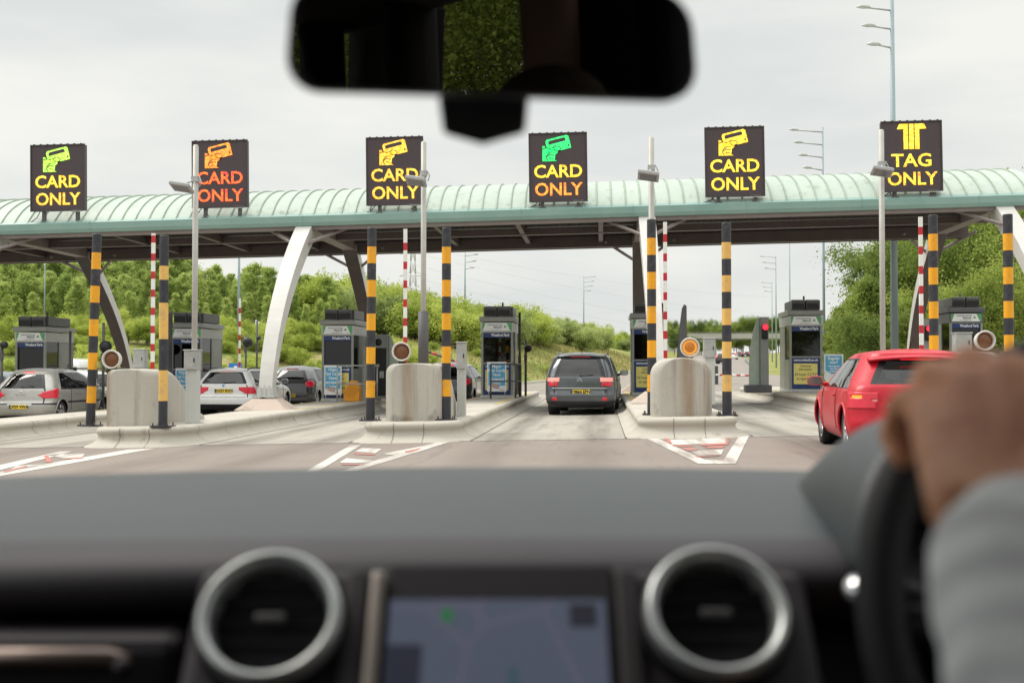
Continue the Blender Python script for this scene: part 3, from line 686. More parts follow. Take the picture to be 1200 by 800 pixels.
# ------------------------------------------------------------ payment machines with a curved fin
def machine(X, Y, lab, fin, red=False, w=.5, h=2.1, dark=False, screen=True):
    t = thing('toll_machine', lab, 'payment machine', base(X, Y), group='machines on the islands')
    m = MB(); m.box((0, .15, h / 2), (w, .35, h)); m.build('housing', M['booth_d'] if dark else M['booth'], t, bevel=.02)
    if screen:
        m = MB(); m.box((0, -.03, h * .42), (w * .82, .012, h * .74)); f = m.build('front_panel', M['black'], t)
        m = MB(); m.box((-.02, -.042, h * .52), (.13, .012, .09)); m.box((.12, -.042, h * .38), (.14, .012, .22)); m.build('card_slot', M['steel_grey'], f)
        m = MB(); m.lathe([(0, -.04), (.10, -.04), (.12, 0), (.12, .03)], c=(0, -.02, h * .88), axis='y', n=20); m.build('speaker', M['black'], t)
    s = fin
    if s:
        m = MB(); prof = [(0, 0), (.34, 0), (.33, h * .38), (.29, h * .6), (.21, h * .8), (.09, h * .96), (0, h)]
        m.prism([(s * (w / 2 + a), b_) for a, b_ in prof], .05, lambda u, v, q: (u, .1 + q, v)); m.build('fin', pbr('pale_green_fin', (.42, .5, .42), .3, coat=.3) if not dark else M['booth_d'], t, bevel=.01)
    if red:
        m = MB(); m.box((-.2 if s else 0, .1, .12), (w + (.55 if s else .2), .55, .24)); m.build('base_block', M['booth_d'], t, bevel=.03)
        m = MB(); m.box((-.0, -.09, h * .80), (.18, .12, .42)); sg = m.build('signal_box', M['black'], t, bevel=.02)
        m = MB(); m.lathe([(0, -.19), (.05, -.185), (.085, -.165), (.09, -.15)], c=(.01, 0, h * .865), axis='y', n=20); m.build('red_light', M['redlamp'], sg)
        m = MB(); m.lathe([(.095, -.15), (.095, -.23)], c=(.01, 0, h * .865), axis='y', n=20); m.build('hood', M['black'], sg)
        m = MB(); m.lathe([(0, -.165), (.07, -.16), (.08, -.15)], c=(0, 0, h * .74), axis='y', n=20); m.build('unlit_light', M['black'], sg)
machine(IX[1] + .8, 36.6, 'grey payment machine with a dark front between the orange box and a striped post', 1, w=.66)
p = PY(896, 458, 36); machine(p.x, 36, 'narrow machine column with a lit red signal left of the booth with the yellow notice', -1, True, w=.26, h=2.35, screen=False)
p = PY(1083, 458, 34); machine(p.x + .1, 34, 'machine column with a lit red signal behind the upright barrier arm', 0, True, w=.28, h=2.1, screen=False)
p = PY(198, 458, 34); machine(p.x, 33.6, 'dark machine column between the faded yellow post and its booth', 0, w=.28, h=2.85, dark=True, screen=False)
# thin dark fin above the domed block
p = PY(800, 420, 33); m = MB(); m.prism([(-.20, 0), (.12, 0), (.12, 2.6), (.06, 2.66), (-.0, 2.55), (-.10, 1.8), (-.16, 1.0)], .3, lambda u, v, q: (u, q, v)); o = m.build('machine_fin', M['booth_d'], None, bevel=.02, loc=base(p.x, 33))
tag(o, 'tall dark curved fin rising behind the lit amber lamp', 'machine')

# railings
def railing(X, Y, pts, lab, h=1.05, mids=(.5,), mat=None, bars=0):
    t = thing('railing', lab, 'railing', base(X, Y), group='railings on the islands')
    mat = mat or M['dark_sleeve']
    m = MB()
    for zz in (h,) + mids: m.tube([(a, b_, h if zz == h else h * zz) for a, b_ in pts], .022, 8)
    m.build('rail', mat, t)
    for a, b_ in pts:
        m = MB(); m.tube([(a, b_, 0), (a, b_, h)], .026, 8); m.build('post', mat, t)
    if bars:
        m = MB()
        (a0, b0), (a1, b1) = pts[-2], pts[-1]
        for k in range(1, bars): f = k / bars; m.tube([(a0 + (a1 - a0) * f, b0 + (b1 - b0) * f, .1), (a0 + (a1 - a0) * f, b0 + (b1 - b0) * f, h)], .014, 6)
        m.build('bars', mat, t)
railing(IX[2], 35.0, [(-.1, -.2), (.66, -.2), (.70, 1.6)], 'black railing with upright bars right of the middle booth', h=1.05, bars=6)
railing(IX[1], 33.6, [(.1, .2), (1.0, .2), (1.0, 1.8)], 'thin grey railing in front of the grey payment machine', h=1.1, mat=M['steel_grey'])
railing(IX[-1], 35, [(.75, 0), (.78, 1.4), (.8, 4)], 'dark railing right of the booth behind the silver hatchback', h=1.2, bars=7)
# dark signal posts seen from behind
def back_signal(px, Y, pyt, pyl, lab, r=.17, lamp=True):
    b0 = PY(px, 440, Y); g0 = base(b0.x, Y); top = PY(px, pyt, Y).z - g0.z; zl = PY(px, pyl, Y).z - g0.z
    t = thing('signal_post', lab, 'signal', g0, group='dark signals seen from behind')
    m = MB(); m.tube([(0, 0, 0), (0, 0, top)], .04, 10); m.build('pole', M['dark_sleeve'], t)
    if lamp:
        m = MB(); m.lathe([(0, -.12), (r * .6, -.11), (r, -.03), (r, .06), (r * .9, .08), (0, .08)], c=(.08, -.05, zl), axis='y', n=24); m.build('lamp_housing', M['black'], t)
    m = MB(); m.box((0, -.03, zl - .3), (.10, .1, .22)); m.build('control_box', M['dark_sleeve'], t, bevel=.01)
back_signal(121, 32, 378, 406, 'thin dark pole with a round lamp left of the lamp on the long sloping block')
back_signal(288, 44, 392, 401, 'round black signal beside the distant upright barrier arm', r=.2)
back_signal(301, 43, 376, 396, 'short dark pole right of the round black signal', r=.08)
back_signal(609, 36.5, 366, 410, 'tall thin black pole right of the middle booth', lamp=False)
back_signal(616, 37.2, 398, 408, 'black lamp on a short pole behind the black railing', r=.13)
back_signal(82, 34, 388, 420, 'short dark pole between the silver hatchback booth and the leaning post', lamp=False)
back_signal(2, 30, 402, 404, 'small dark camera post at the left edge', r=.1)
# blue lane sign far behind the white estate
p = PY(276, 432, 52); t = thing('information_sign', 'small blue sign beside the distant upright barrier arm', 'sign', base(p.x, 52, 0))
m = MB(); m.box((0, 0, 1.35), (.62, .04, .75)); m.build('board', pbr('sign_blue', (.02, .2, .55), .4), t)
m = MB(); m.add([(-.2, -.023, 1.15), (.0, -.023, 1.15), (.1, -.023, 1.6), (-.05, -.023, 1.6)], [(0, 1, 2, 3)]); m.build('white_mark', M['white_print'], t)
m = MB(); m.tube([(-.2, .03, 0), (-.2, .03, 1.6)], .03); m.tube([(.2, .03, 0), (.2, .03, 1.6)], .03); m.build('post', M['steel_grey'], t)
# lowered exit barriers
def low_barrier(px0, py0, px1, py1, Y, lab):
    a, b_ = PY(px0, py0, Y), PY(px1, py1, Y); g0 = base(a.x, Y, gz(0, 0)); t = thing('exit_barrier', lab, 'barrier', Vector((a.x, Y, gz(a.x, Y))), group='lowered exit barriers')
    m = MB(); m.box((0, 0, .5), (.3, .35, 1.0)); m.build('cabinet', M['dark_sleeve'], t, bevel=.02)
    w = MB(); r = MB(); d = MB(); A = Vector((0, -.2, a.z - t.location.z)); B = Vector((b_.x - a.x, -.2, b_.z - t.location.z)); n = 9
    for k in range(n):
        p, q = A.lerp(B, k / n), A.lerp(B, (k + 1) / n); w.tube([p, q], .05, 8, mat=M['red'] if k % 2 else (M['white'] if py0 == 439 else M['dark_sleeve']))
    w.build('arm', None, t)
low_barrier(838, 439, 882, 440, 62, 'lowered red and white exit barrier between the domed block and the red signal')
low_barrier(500, 411, 560, 433, 44, 'sloping dark and red barrier arm over the black car behind the stained block')

# ============================================================ canopy
CY0, CY1 = 31.6, 38.0; ZB, ZT, ZR = 5.29, 5.64, 6.75; XL, XR = -34.0, 11.9
can = thing('toll_canopy', 'long mint green barrel-roofed canopy on white arches spanning all the toll lanes', 'canopy', (0, 0, 0)); can.rotation_euler = (0, -.0185, 0); can.location = (0, 0, .05)
ym = (CY0 + CY1) / 2; half = (CY1 - CY0) / 2; rise = ZR - ZT
def roofpt(u, off=0):       # u -1..1
    a = R(64) * u; rr = 1 / math.sin(R(64)); y = math.sin(a) * rr; z = (math.cos(a) - math.cos(R(64))) / (1 - math.cos(R(64)))
    return ym + y * (half + off), ZT + z * (rise + off)
m = MB(); us = np.linspace(-1, 1, 33)
m.grid([[(x, *roofpt(u)) for u in us] for x in np.linspace(XL, XR, 40)]); m.build('roof_cladding', M['roof'], can)
m = MB()
x = XL
while x <= XR + .01:
    rows = []
    for u in us:
        y, z = roofpt(u); y2, z2 = roofpt(u, .042); rows.append([(x - .022, y, z), (x - .014, y2, z2), (x + .014, y2, z2), (x + .022, y, z)])
    m.grid(rows, smooth=False); x += .40
m.build('standing_seams', M['seam'], can)
m = MB(); m.prism([(CY0 - .06, ZB + .02), (CY0 - .10, ZB + .12), (CY0 - .10, ZT - .05), (CY0 + .02, ZT + .03), (CY0 + .25, ZT + .03), (CY0 + .25, ZB + .02)], XR - XL, lambda u, v, q: (XL + q, u, v)); m.build('fascia', M['mint'], can)
m = MB(); m.prism([(CY1 + .10, ZB + .02), (CY1 + .10, ZT - .02), (CY1 - .02, ZT + .03), (CY1 - .2, ZB + .02)], XR - XL, lambda u, v, q: (XL + q, u, v)); m.build('rear_fascia', M['mint'], can)
m = MB()
for x in np.arange(XL + 4, XR, 3.1): m.box((x, CY0 - .103, ZB + .2), (.012, .01, .28))
m.build('fascia_joints', pbr('joint_shade', (.2, .33, .29), .6), can)
# soffit: corrugated sheet sloping, beams
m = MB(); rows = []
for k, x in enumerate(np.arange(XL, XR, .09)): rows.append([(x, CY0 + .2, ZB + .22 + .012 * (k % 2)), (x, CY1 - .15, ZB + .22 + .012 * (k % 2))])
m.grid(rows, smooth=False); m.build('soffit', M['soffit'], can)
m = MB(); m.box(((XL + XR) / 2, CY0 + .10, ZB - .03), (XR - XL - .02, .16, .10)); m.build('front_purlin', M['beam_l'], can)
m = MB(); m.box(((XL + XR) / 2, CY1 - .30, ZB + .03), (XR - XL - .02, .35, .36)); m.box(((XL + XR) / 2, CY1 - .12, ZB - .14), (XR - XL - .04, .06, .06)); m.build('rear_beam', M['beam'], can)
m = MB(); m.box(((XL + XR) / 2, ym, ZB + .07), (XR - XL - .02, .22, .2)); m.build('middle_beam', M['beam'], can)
m = MB()
for k in range(-7, 4):
    x = IX[1] + k * 2.375
    if k in (-4, 0, 4) : continue
    m = MB(); m.box((x + 1.0, ym, ZB + .10), (.14, CY1 - CY0 - .5, .22)); m.build('cross_beam', M['beam'], can)
def tapered(name, pts, ws, hs, mat, par, shade_mat, flip):
    m = MB(); rows = []
    for k, p in enumerate(pts):
        t_ = (Vector(pts[min(k + 1, len(pts) - 1)]) - Vector(pts[max(k - 1, 0)])).normalized(); nrm = Vector((1, 0, 0)).cross(t_).normalized()
        w, h = ws[k] / 2, hs[k] / 2; p = Vector(p)
        rows.append([p + Vector((-w, 0, 0)) + nrm * h, p + Vector((w, 0, 0)) + nrm * h, p + Vector((w, 0, 0)) - nrm * h, p + Vector((-w, 0, 0)) - nrm * h])
    m.grid(rows, smooth=False, closed=True, mat=mat); m.mi(shade_mat)
    for q in range(len(m.f)):
        if q % 4 == (2 if flip else 0): m.m[q] = 1  # shade on each leg's inner face is painted in as dark brown
    n = len(rows); m.f += [(0, 1, 2, 3), tuple(4 * (n - 1) + q for q in (3, 2, 1, 0))]; m.m += [0, 0]; m.sm += [False, False]
    return m.build(name, None, par, bevel=.012)
for i in (-1, 1, 3, 5):
    X = IX[i] + {1: -.26, 3: -.1}.get(i, 0); g0 = .0
    yb0, yb1 = 27.8, 41.3
    for s, yb, yt in ((-1, yb0, CY0 + .55), (1, yb1, CY1 - .5)):
        pts = []; ws = []; hs = []
        zt = ZB + .12
        for k in range(15):
            f = k / 14; z = .72 + (zt - .72) * f; y = yb + (yt - yb) * (.35 * f + .65 * f ** 2.1)
            pts.append((X, y, z)); ws.append(.34 + .13 * f); hs.append((.30 if s < 0 else .24) + .18 * f)
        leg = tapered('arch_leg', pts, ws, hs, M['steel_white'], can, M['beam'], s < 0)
        m = MB(); m.box((X, yb, .70), (.40, .36, .22)); m.box((X, yb, .60), (.5, .46, .04))
        for a in (-.12, 0, .12): m.box((X + a, yb - .19, .72), (.05, .03, .3))
        m.build('foot_joint', M['booth_l'], leg)
        # diagonal struts from the leg head to the purlins
        m = MB(); k = 12; py_ = pts[k]
        for sx in (-1, 1): m.tube([(X + sx * .15, py_[1] - s * -.05, py_[2]), (X + sx * 1.15, yt, ZB + .02)], .05, 6, smooth=False)
        m.build('strut', M['beam_l'], leg)
    m = MB(); m.box((X, ym, ZB + .1), (.4, CY1 - CY0 - 1.2, .3)); m.build('arch_beam', M['beam_l'], can)
    for s, yb in ((-1, yb0), (1, yb1)):
        t = MB(); a, b_ = .66, .30; hq = .27
        vs = [(-a, -.6, 0), (a, -.6, 0), (a, .6, 0), (-a, .6, 0), (-b_, -.3, hq), (b_, -.3, hq), (b_, .3, hq), (-b_, .3, hq)]
        t.add(vs, [(3, 2, 1, 0), (4, 5, 6, 7), (0, 1, 5, 4), (1, 2, 6, 5), (2, 3, 7, 6), (3, 0, 4, 7)]); o = t.build('arch_plinth', M['plinth'], None, bevel=.01, loc=base(X, yb, IH))
        where = {-1: 'behind the silver hatchback', 1: 'at the foot of the wide white arch leg' if s < 0 else 'behind the grey payment machine', 3: 'behind the domed block' if s < 0 else 'under the far leg behind the domed block', 5: 'behind the hand of the driver' if s < 0 else 'under the far leg behind the red hatchback'}[i]
        if i == -1: where += ', nearer one' if s < 0 else ', farther one'
        tag(o, 'sloped pinkish concrete plinth ' + where, 'concrete plinth', 'plinths of the canopy arches')

# ============================================================ LED signs on the canopy
Yc, Gr, Or, Rd = (1, .62, .03), (.25, .9, .08), (1, .28, .03), (1, .05, .04)
ledm = {'yel': ledmat('led_yellow', (1, .66, .04), (.9, .8, .1), (1, .4, .03)), 'yo': ledmat('led_amber', (1, .5, .04), (1, .68, .1), (.85, .75, .1)), 'or': ledmat('led_orange', (1, .3, .035), (1, .42, .05), (1, .15, .03)),
        'red': ledmat('led_red', (1, .13, .03), (1, .22, .03), (1, .03, .05)), 'lime': ledmat('led_lime', (.42, .86, .08), (.5, .9, .12), (.7, .85, .1)), 'grn': ledmat('led_green', (.02, .8, .16), (.05, .9, .2), (.02, .7, .15)), 'mix': ledmat('led_mixed', (1, .58, .04), (.75, .8, .08), (1, .16, .04))}
def led_sign(px, pyb, lab, icon, c1, c2, word='CARD'):
    Y = CY0 - .05; p = PY(px, pyb, Y); t = thing('led_sign', lab, 'electronic sign', p, group='led lane signs on the canopy'); t.rotation_euler = (0, -.012, 0)
    w, h = 1.60, 1.90
    m = MB(); m.box((0, .08, h / 2), (w, .16, h)); b_ = m.build('board', M['led_board'], t, bevel=.01)
    m = MB()
    for z in (0, h): m.box((0, -.012, z), (w + .03, .03, .03))
    for x in (-w / 2, w / 2): m.box((x, -.012, h / 2), (.03, .03, h - .03))
    m.build('frame', pbr('sign_frame', (.06, .05, .055), .5), b_)
    m = MB()
    for x in np.arange(-.7, .75, .2): m.box((x, -.01, h + .022), (.05, .04, .02))
    m.build('top_clips', pbr('sign_frame', (.06, .05, .055), .5), b_)
    zf = ZT + .02 * p.x + .01 - p.z
    for x in (-.45, .55):
        m = MB(); m.box((x, .09, zf / 2 + .02), (.09, .10, -zf + .04)); m.box((x, .09, zf + .03), (.2, .2, .03)); m.build('leg', M['dark_sleeve'], t)
    m = MB(); m.tube([(-.55, .1, .04), (-.68, .08, zf * .5), (-.9, .05, zf + .03)], .012, 6); m.build('cable', M['black'], t)
    m = MB(); m.box((.55, -.0, -.01), (.3, .03, .06)); m.build('nameplate', M['booth_l'], t)
    m1 = .0
    text_obj('led_word', word, .49, ledm[c1], t, (0, -.012, .82), bold=.009, sx=1.02 if word == 'CARD' else 1.1, ext=.004)
    text_obj('led_word', 'ONLY', .49, ledm[c2], t, (0, -.012, .32), bold=.009, sx=1.0, ext=.004)
    Z = -.014
    if icon == 'tag':
        m = MB()
        m.prism([(-.36, 1.83), (-.13, 1.83), (-.13, 1.14), (-.25, 1.14), (-.25, 1.69), (-.42, 1.69)], .008, lambda u, v, q: (u + .04, Z - q, v))
        m.prism([(.11, 1.83), (.36, 1.83), (.42, 1.69), (.23, 1.69), (.23, 1.14), (.11, 1.14)], .008, lambda u, v, q: (u - .02, Z - q, v))
        m.prism([(-.09, 1.83), (.03, 1.83), (.03, 1.14), (-.09, 1.14)], .008, lambda u, v, q: (u + .03, Z - q, v))
        m.build('led_symbol', ledm['yel'], t)
        return
    m = MB(); f = lambda u, v, q: (u, Z - q, v); ca, sa = math.cos(R(13)), math.sin(R(13))
    def rc(u, v): return (.02 + u * ca - v * sa, 1.60 + u * sa + v * ca)
    m.prism([rc(-.34, -.17), (rc(-.34, .14)), rc(-.30, .19), rc(.27, .19), rc(.32, .14), rc(.32, -.19), rc(.05, -.19), rc(-.05, -.17)], .006, f)
    m.prism([(-.43, 1.12), (-.43, 1.55), (-.36, 1.55), (-.34, 1.49), (-.20, 1.50), (-.05, 1.50), (.02, 1.42), (-.02, 1.34), (-.08, 1.30), (-.08, 1.22), (-.1, 1.17), (-.03, 1.12)], .006, f)
    ic = m.build('led_symbol', ledm[icon], t)
    m = MB(); f2 = lambda u, v, q: (u, Z - .007 - q, v)
    m.prism([rc(-.27, .04), rc(-.27, .11), rc(-.22, .14), rc(.18, .14), rc(.22, .10), rc(.22, .04)], .004, f2)
    m.prism([rc(.22, -.14), rc(.26, -.06), rc(.29, -.12)], .004, f2)
    def ln(pts, r=.011): m.tube([(a, Z - .008, b__) for a, b__ in pts], r, 5)
    ln([(-.42, 1.47), (-.30, 1.50), (-.22, 1.47), (-.12, 1.50), (-.10, 1.44), (-.04, 1.40), (.06, 1.40)]); ln([(-.14, 1.50), (-.06, 1.54), (.06, 1.52), (.08, 1.44), (.0, 1.41)])
    ln([(-.30, 1.30), (-.22, 1.37), (-.10, 1.37)]); ln([(-.32, 1.24), (-.24, 1.30), (-.10, 1.28)]); ln([(-.28, 1.14), (-.33, 1.22), (-.30, 1.30)]); ln([(-.24, 1.21), (-.12, 1.19)])
    m.build('symbol_outline', M['led_board'], ic)
led_sign(68, 247, 'led sign with a lime green card symbol over yellow CARD ONLY, leftmost on the canopy', 'lime', 'yel', 'yo')
led_sign(258, 243, 'led sign lit orange and red reading CARD ONLY', 'or', 'red', 'red')
led_sign(463, 240, 'led sign reading CARD ONLY all in amber, behind the slim pole under the mirror mount', 'yo', 'yo', 'yo')
led_sign(654.5, 236, 'led sign with a bright green card symbol above amber CARD ONLY', 'grn', 'yel', 'or')
led_sign(861.5, 230, 'led sign all in yellow reading CARD ONLY, right of the mirror', 'yel', 'yel', 'yel')
led_sign(1069, 224, 'led sign with a yellow three bar symbol reading TAG ONLY', 'tag', 'yel', 'mix', 'TAG')
# ============================================================ vegetation
def leafmat(name, c1, c2, c3, tr=.35):
    m = bpy.data.materials.new(name); m.use_nodes = True; t = m.node_tree; t.nodes.clear()
    o = N(t, 'ShaderNodeOutputMaterial'); g = N(t, 'ShaderNodeNewGeometry'); oi = N(t, 'ShaderNodeObjectInfo')
    n = N(t, 'ShaderNodeTexNoise'); n.inputs['Scale'].default_value = 1.1; n.inputs['Detail'].default_value = 3; t.links.new(g.outputs['Position'], n.inputs[0])
    w = N(t, 'ShaderNodeTexWhiteNoise'); sn = N(t, 'ShaderNodeVectorMath', operation='SNAP'); sn.inputs[1].default_value = (.16, .16, .16); t.links.new(g.outputs['Position'], sn.inputs[0]); t.links.new(sn.outputs[0], w.inputs[0])
    a = N(t, 'ShaderNodeMath', operation='MULTIPLY_ADD'); a.inputs[1].default_value = .35; t.links.new(w.outputs[0], a.inputs[0]); 
    s = N(t, 'ShaderNodeMath', operation='MULTIPLY_ADD'); s.inputs[1].default_value = .55; s.inputs[2].default_value = -.30; t.links.new(oi.outputs['Random'], s.inputs[0])
    s2 = N(t, 'ShaderNodeMath', operation='ADD'); t.links.new(n.outputs[0], s2.inputs[0]); t.links.new(s.outputs[0], s2.inputs[1]); t.links.new(s2.outputs[0], a.inputs[2])
    r = N(t, 'ShaderNodeValToRGB'); e = r.color_ramp.elements; e[0].position = .25; e[0].color = (*c1, 1); e[1].position = .85; e[1].color = (*c3, 1); k = e.new(.55); k.color = (*c2, 1)
    t.links.new(a.outputs[0], r.inputs[0])
    d = N(t, 'ShaderNodeBsdfDiffuse'); tt = N(t, 'ShaderNodeBsdfTranslucent'); x = N(t, 'ShaderNodeMixShader'); x.inputs[0].default_value = tr
    t.links.new(r.outputs[0], d.inputs[0]); t.links.new(r.outputs[0], tt.inputs[0]); t.links.new(d.outputs[0], x.inputs[1]); t.links.new(tt.outputs[0], x.inputs[2]); t.links.new(x.outputs[0], o.inputs[0])
    return m
L_birch = leafmat('birch_leaves', (.27, .36, .10), (.41, .51, .15), (.56, .64, .23), .5)
L_shrub = leafmat('shrub_leaves', (.28, .35, .075), (.42, .50, .11), (.56, .62, .17), .5)
L_dark = leafmat('oak_leaves', (.10, .15, .05), (.17, .24, .065), (.29, .36, .10))
L_far = leafmat('hill_leaves', (.26, .32, .12), (.38, .45, .17), (.50, .56, .23), .5)
L_right = leafmat('hedgerow_leaves', (.17, .23, .06), (.28, .36, .09), (.42, .49, .13), .45)
def leaf_mesh(name, clumps, size, seed, mat):
    """clumps: array rows (x, y, z, radius, count); leaf-sized quads spread through every clump"""
    rng = np.random.default_rng(seed); P_ = []
    for (x, y, z, r, n) in clumps:
        n = int(n); d = rng.normal(size=(n, 3)); d /= np.linalg.norm(d, axis=1)[:, None]
        rr = r * np.minimum(1.9, .35 + np.abs(rng.normal(0, .55, n))); P_.append(np.array([x, y, z]) + d * rr[:, None] * np.array([1, 1, .8]))
    Q = np.concatenate(P_); n = len(Q)
    a = rng.normal(size=(n, 3)); a /= np.linalg.norm(a, axis=1)[:, None]; b_ = np.cross(a, rng.normal(size=(n, 3))); b_ /= np.linalg.norm(b_, axis=1)[:, None]
    s = size * rng.uniform(.6, 1.4, n)[:, None]
    V = np.stack([Q - a * s * .5, Q + b_ * s * .33, Q + a * s * .5, Q - b_ * s * .33], 1).reshape(-1, 3)
    me = bpy.data.meshes.new(name); me.vertices.add(4 * n); me.vertices.foreach_set('co', V.ravel().astype(np.float32))
    me.loops.add(4 * n); me.loops.foreach_set('vertex_index', np.arange(4 * n, dtype=np.int32)); me.polygons.add(n)
    me.polygons.foreach_set('loop_start', np.arange(0, 4 * n, 4, dtype=np.int32)); me.materials.append(mat); me.update(calc_edges=True)
    o = bpy.data.objects.new(name, me); C.objects.link(o); return o
def tree(name, label, cat, h, cw, kind, seed, leafm, bark, leaves=5200, group=None, size=.15):
    rng = random.Random(seed); t = thing(name, label, cat, (0, 0, -100), group=group)
    m = MB(); cl = []
    lean = (rng.uniform(-.04, .04), rng.uniform(-.04, .04))
    tr = [(lean[0] * z + .05 * math.sin(z * 1.3 + seed), lean[1] * z + .05 * math.cos(z + seed), z) for z in np.linspace(-.3, h * .93, 12)]
    r0 = .018 * h + .02; m.tube(tr, [r0 * (1 - .88 * k / 11) for k in range(12)], 8)
    nb = {'birch': 46, 'oak': 22, 'shrub': 12, 'cone': 34, 'mound': 30}[kind]
    for k in range(nb):
        f = (k + rng.random()) / nb
        z0 = h * {'birch': .16 + .78 * f, 'oak': .2 + .55 * f, 'shrub': .05 + .4 * f, 'cone': .08 + .85 * f, 'mound': .02 + .5 * f}[kind]
        i = min(11, max(0, int((z0 + .3) / (h * .93 + .3) * 11))); x0, y0, _ = tr[i]
        a = k * 2.4 + rng.random(); fz = z0 / h
        if kind == 'birch': ln = cw * (.12 + .9 * min(1, (1.04 - fz) * 1.5) * min(1, fz * 2.2)) * rng.uniform(.45, 1.15); up = ln * rng.uniform(.2, .8)
        elif kind == 'cone': ln = cw * (1.05 - fz) * rng.uniform(.8, 1.1); up = ln * .2
        elif kind == 'oak': ln = cw * rng.uniform(.5, 1.1); up = h * rng.uniform(.05, .32)
        else: ln = cw * rng.uniform(.3, 1.0); up = h * rng.uniform(.1, .45)
        e = (x0 + math.cos(a) * ln, y0 + math.sin(a) * ln, min(h, z0 + up)); mid = (x0 + math.cos(a) * ln * .5, y0 + math.sin(a) * ln * .5, z0 + up * .35)
        m.tube([(x0, y0, z0), mid, e], [r0 * .32, r0 * .2, r0 * .05], 5)
        rc = {'birch': .38, 'oak': .62, 'shrub': .5, 'cone': .28, 'mound': .5}[kind] * cw * .6 * rng.uniform(.6, 1.3)
        for q, p in ((1, e), (.75, tuple((u + v) / 2 for u, v in zip(e, mid)))):
            cl.append((p[0] + rng.uniform(-.15, .15) * cw, p[1] + rng.uniform(-.15, .15) * cw, p[2] + rng.uniform(-.1, .15) * cw, rc * q, q * rc ** 2))
    top = tr[-1]; cl.append((top[0], top[1], h * .95, .22 * cw, (.22 * cw) ** 2 * 1.3)); cl.append((top[0], top[1], h * .88, .3 * cw, (.3 * cw) ** 2 * 1.2))
    for _ in range(5):
        zz = rng.uniform(.35, .8) * h; cl.append((rng.uniform(-.3, .3) * cw, rng.uniform(-.3, .3) * cw, zz, .4 * cw, (.4 * cw) ** 2))
    cl = np.array(cl); cl[:, 4] *= leaves / cl[:, 4].sum()
    m.build('trunk', bark, t, recalc=False); c = leaf_mesh('crown', cl, size, seed, leafm); c.parent = t
    return t
def remove(root):
    for ch in list(root.children): remove(ch)
    bpy.data.objects.remove(root)
protos = {
 'b1': tree('birch_tree', '', 'tree', 6.0, 1.25, 'birch', 1, L_birch, M['birch'], 24000, size=.10), 'b2': tree('birch_tree', '', 'tree', 5.6, 1.1, 'birch', 2, L_birch, M['birch'], 22000, size=.10),
 'b3': tree('birch_tree', '', 'tree', 6.4, 1.0, 'birch', 3, L_birch, M['birch'], 22000, size=.10), 'b4': tree('birch_tree', '', 'tree', 5.2, 1.5, 'cone', 4, L_birch, M['trunk'], 18000, size=.10),
 's1': tree('shrub', '', 'shrub', 1.9, 1.25, 'mound', 5, L_shrub, M['trunk'], 12000, size=.09), 's2': tree('shrub', '', 'shrub', 2.4, 1.2, 'mound', 6, L_shrub, M['trunk'], 12000, size=.09), 's3': tree('shrub', '', 'shrub', 1.5, 1.3, 'mound', 7, L_shrub, M['trunk'], 10000, size=.09),
 'r1': tree('broadleaf_tree', '', 'tree', 7.0, 2.6, 'oak', 8, L_right, M['trunk'], 30000, size=.125), 'r2': tree('broadleaf_tree', '', 'tree', 7.4, 2.3, 'oak', 9, L_dark, M['trunk'], 30000, size=.125), 'r3': tree('young_tree', '', 'tree', 5.0, 1.6, 'cone', 10, L_right, M['trunk'], 14000, size=.11),
 'f1': tree('hillside_tree', '', 'tree', 3.4, 1.5, 'mound', 11, L_far, M['trunk'], 14000, size=.11), 'f2': tree('hillside_tree', '', 'tree', 3.8, 1.2, 'cone', 12, L_far, M['trunk'], 12000, size=.11)}
vr = random.Random(42)
def put(key, x, y, s, label, group, sz=None):
    z = gsurf(x, y) - (.08 if key[0] != 'f' else .35)
    o = dup(protos[key], (x, y, z), vr.uniform(0, 6.28), label, (s, s, sz or s)); o['group'] = group; return o
def atpx(px, Y): v = PY(px, 400, Y); return v.x
# left wood: rows of birches, nearer bright shrubs
for row, (Y, step, tp) in enumerate(((83, 15, 0), (77, 15, 0), (72, 17, 1), (68.5, 22, 2))):
    px = -60 + row * 8
    while px < 395:
        yy = Y + vr.uniform(-2, 2); x = atpx(px, yy); key = vr.choice(['b1', 'b2', 'b3', 'b4', 'b1'])
        ytop = 303 + (12 if px > 230 else 0) + (14 if px > 320 else 0) + vr.uniform(-9, 12) + 15 * tp
        ztop = PY(px, ytop, yy).z; h = ztop - gsurf(x, yy); hp = {'b1': 6.0, 'b2': 5.6, 'b3': 6.4, 'b4': 5.2}[key]; s = h / hp
        put(key, x, yy, s * vr.uniform(.95, 1.1), 'pale-stemmed birch in the light green wood on the bank behind the left booths', 'birches in the wood behind the left booths', s)
        px += step * vr.uniform(.7, 1.3)
for (Y, step, h0) in ((65, 18, .5), (62.5, 19, .55), (60, 20, .5), (57.5, 22, .5), (55, 22, .45), (52, 24, .55), (50, 26, .5)):
    px = -50
    while px < (500 if Y > 57 else 330):
        yy = Y + vr.uniform(-1.2, 1.2); x = atpx(px, yy)
        if seg_dist((x, yy), VL) > .8:
            key = vr.choice(['s1', 's2', 's3']); s = vr.uniform(.8, 1.2) * h0
            if 0 < px < 40 and Y == 63: s = 1.5
            put(key, x, yy, s, 'bright lime shrub along the foot of the wood behind the left booths', 'lime shrubs at the foot of the wood')
        px += step * vr.uniform(.7, 1.3)
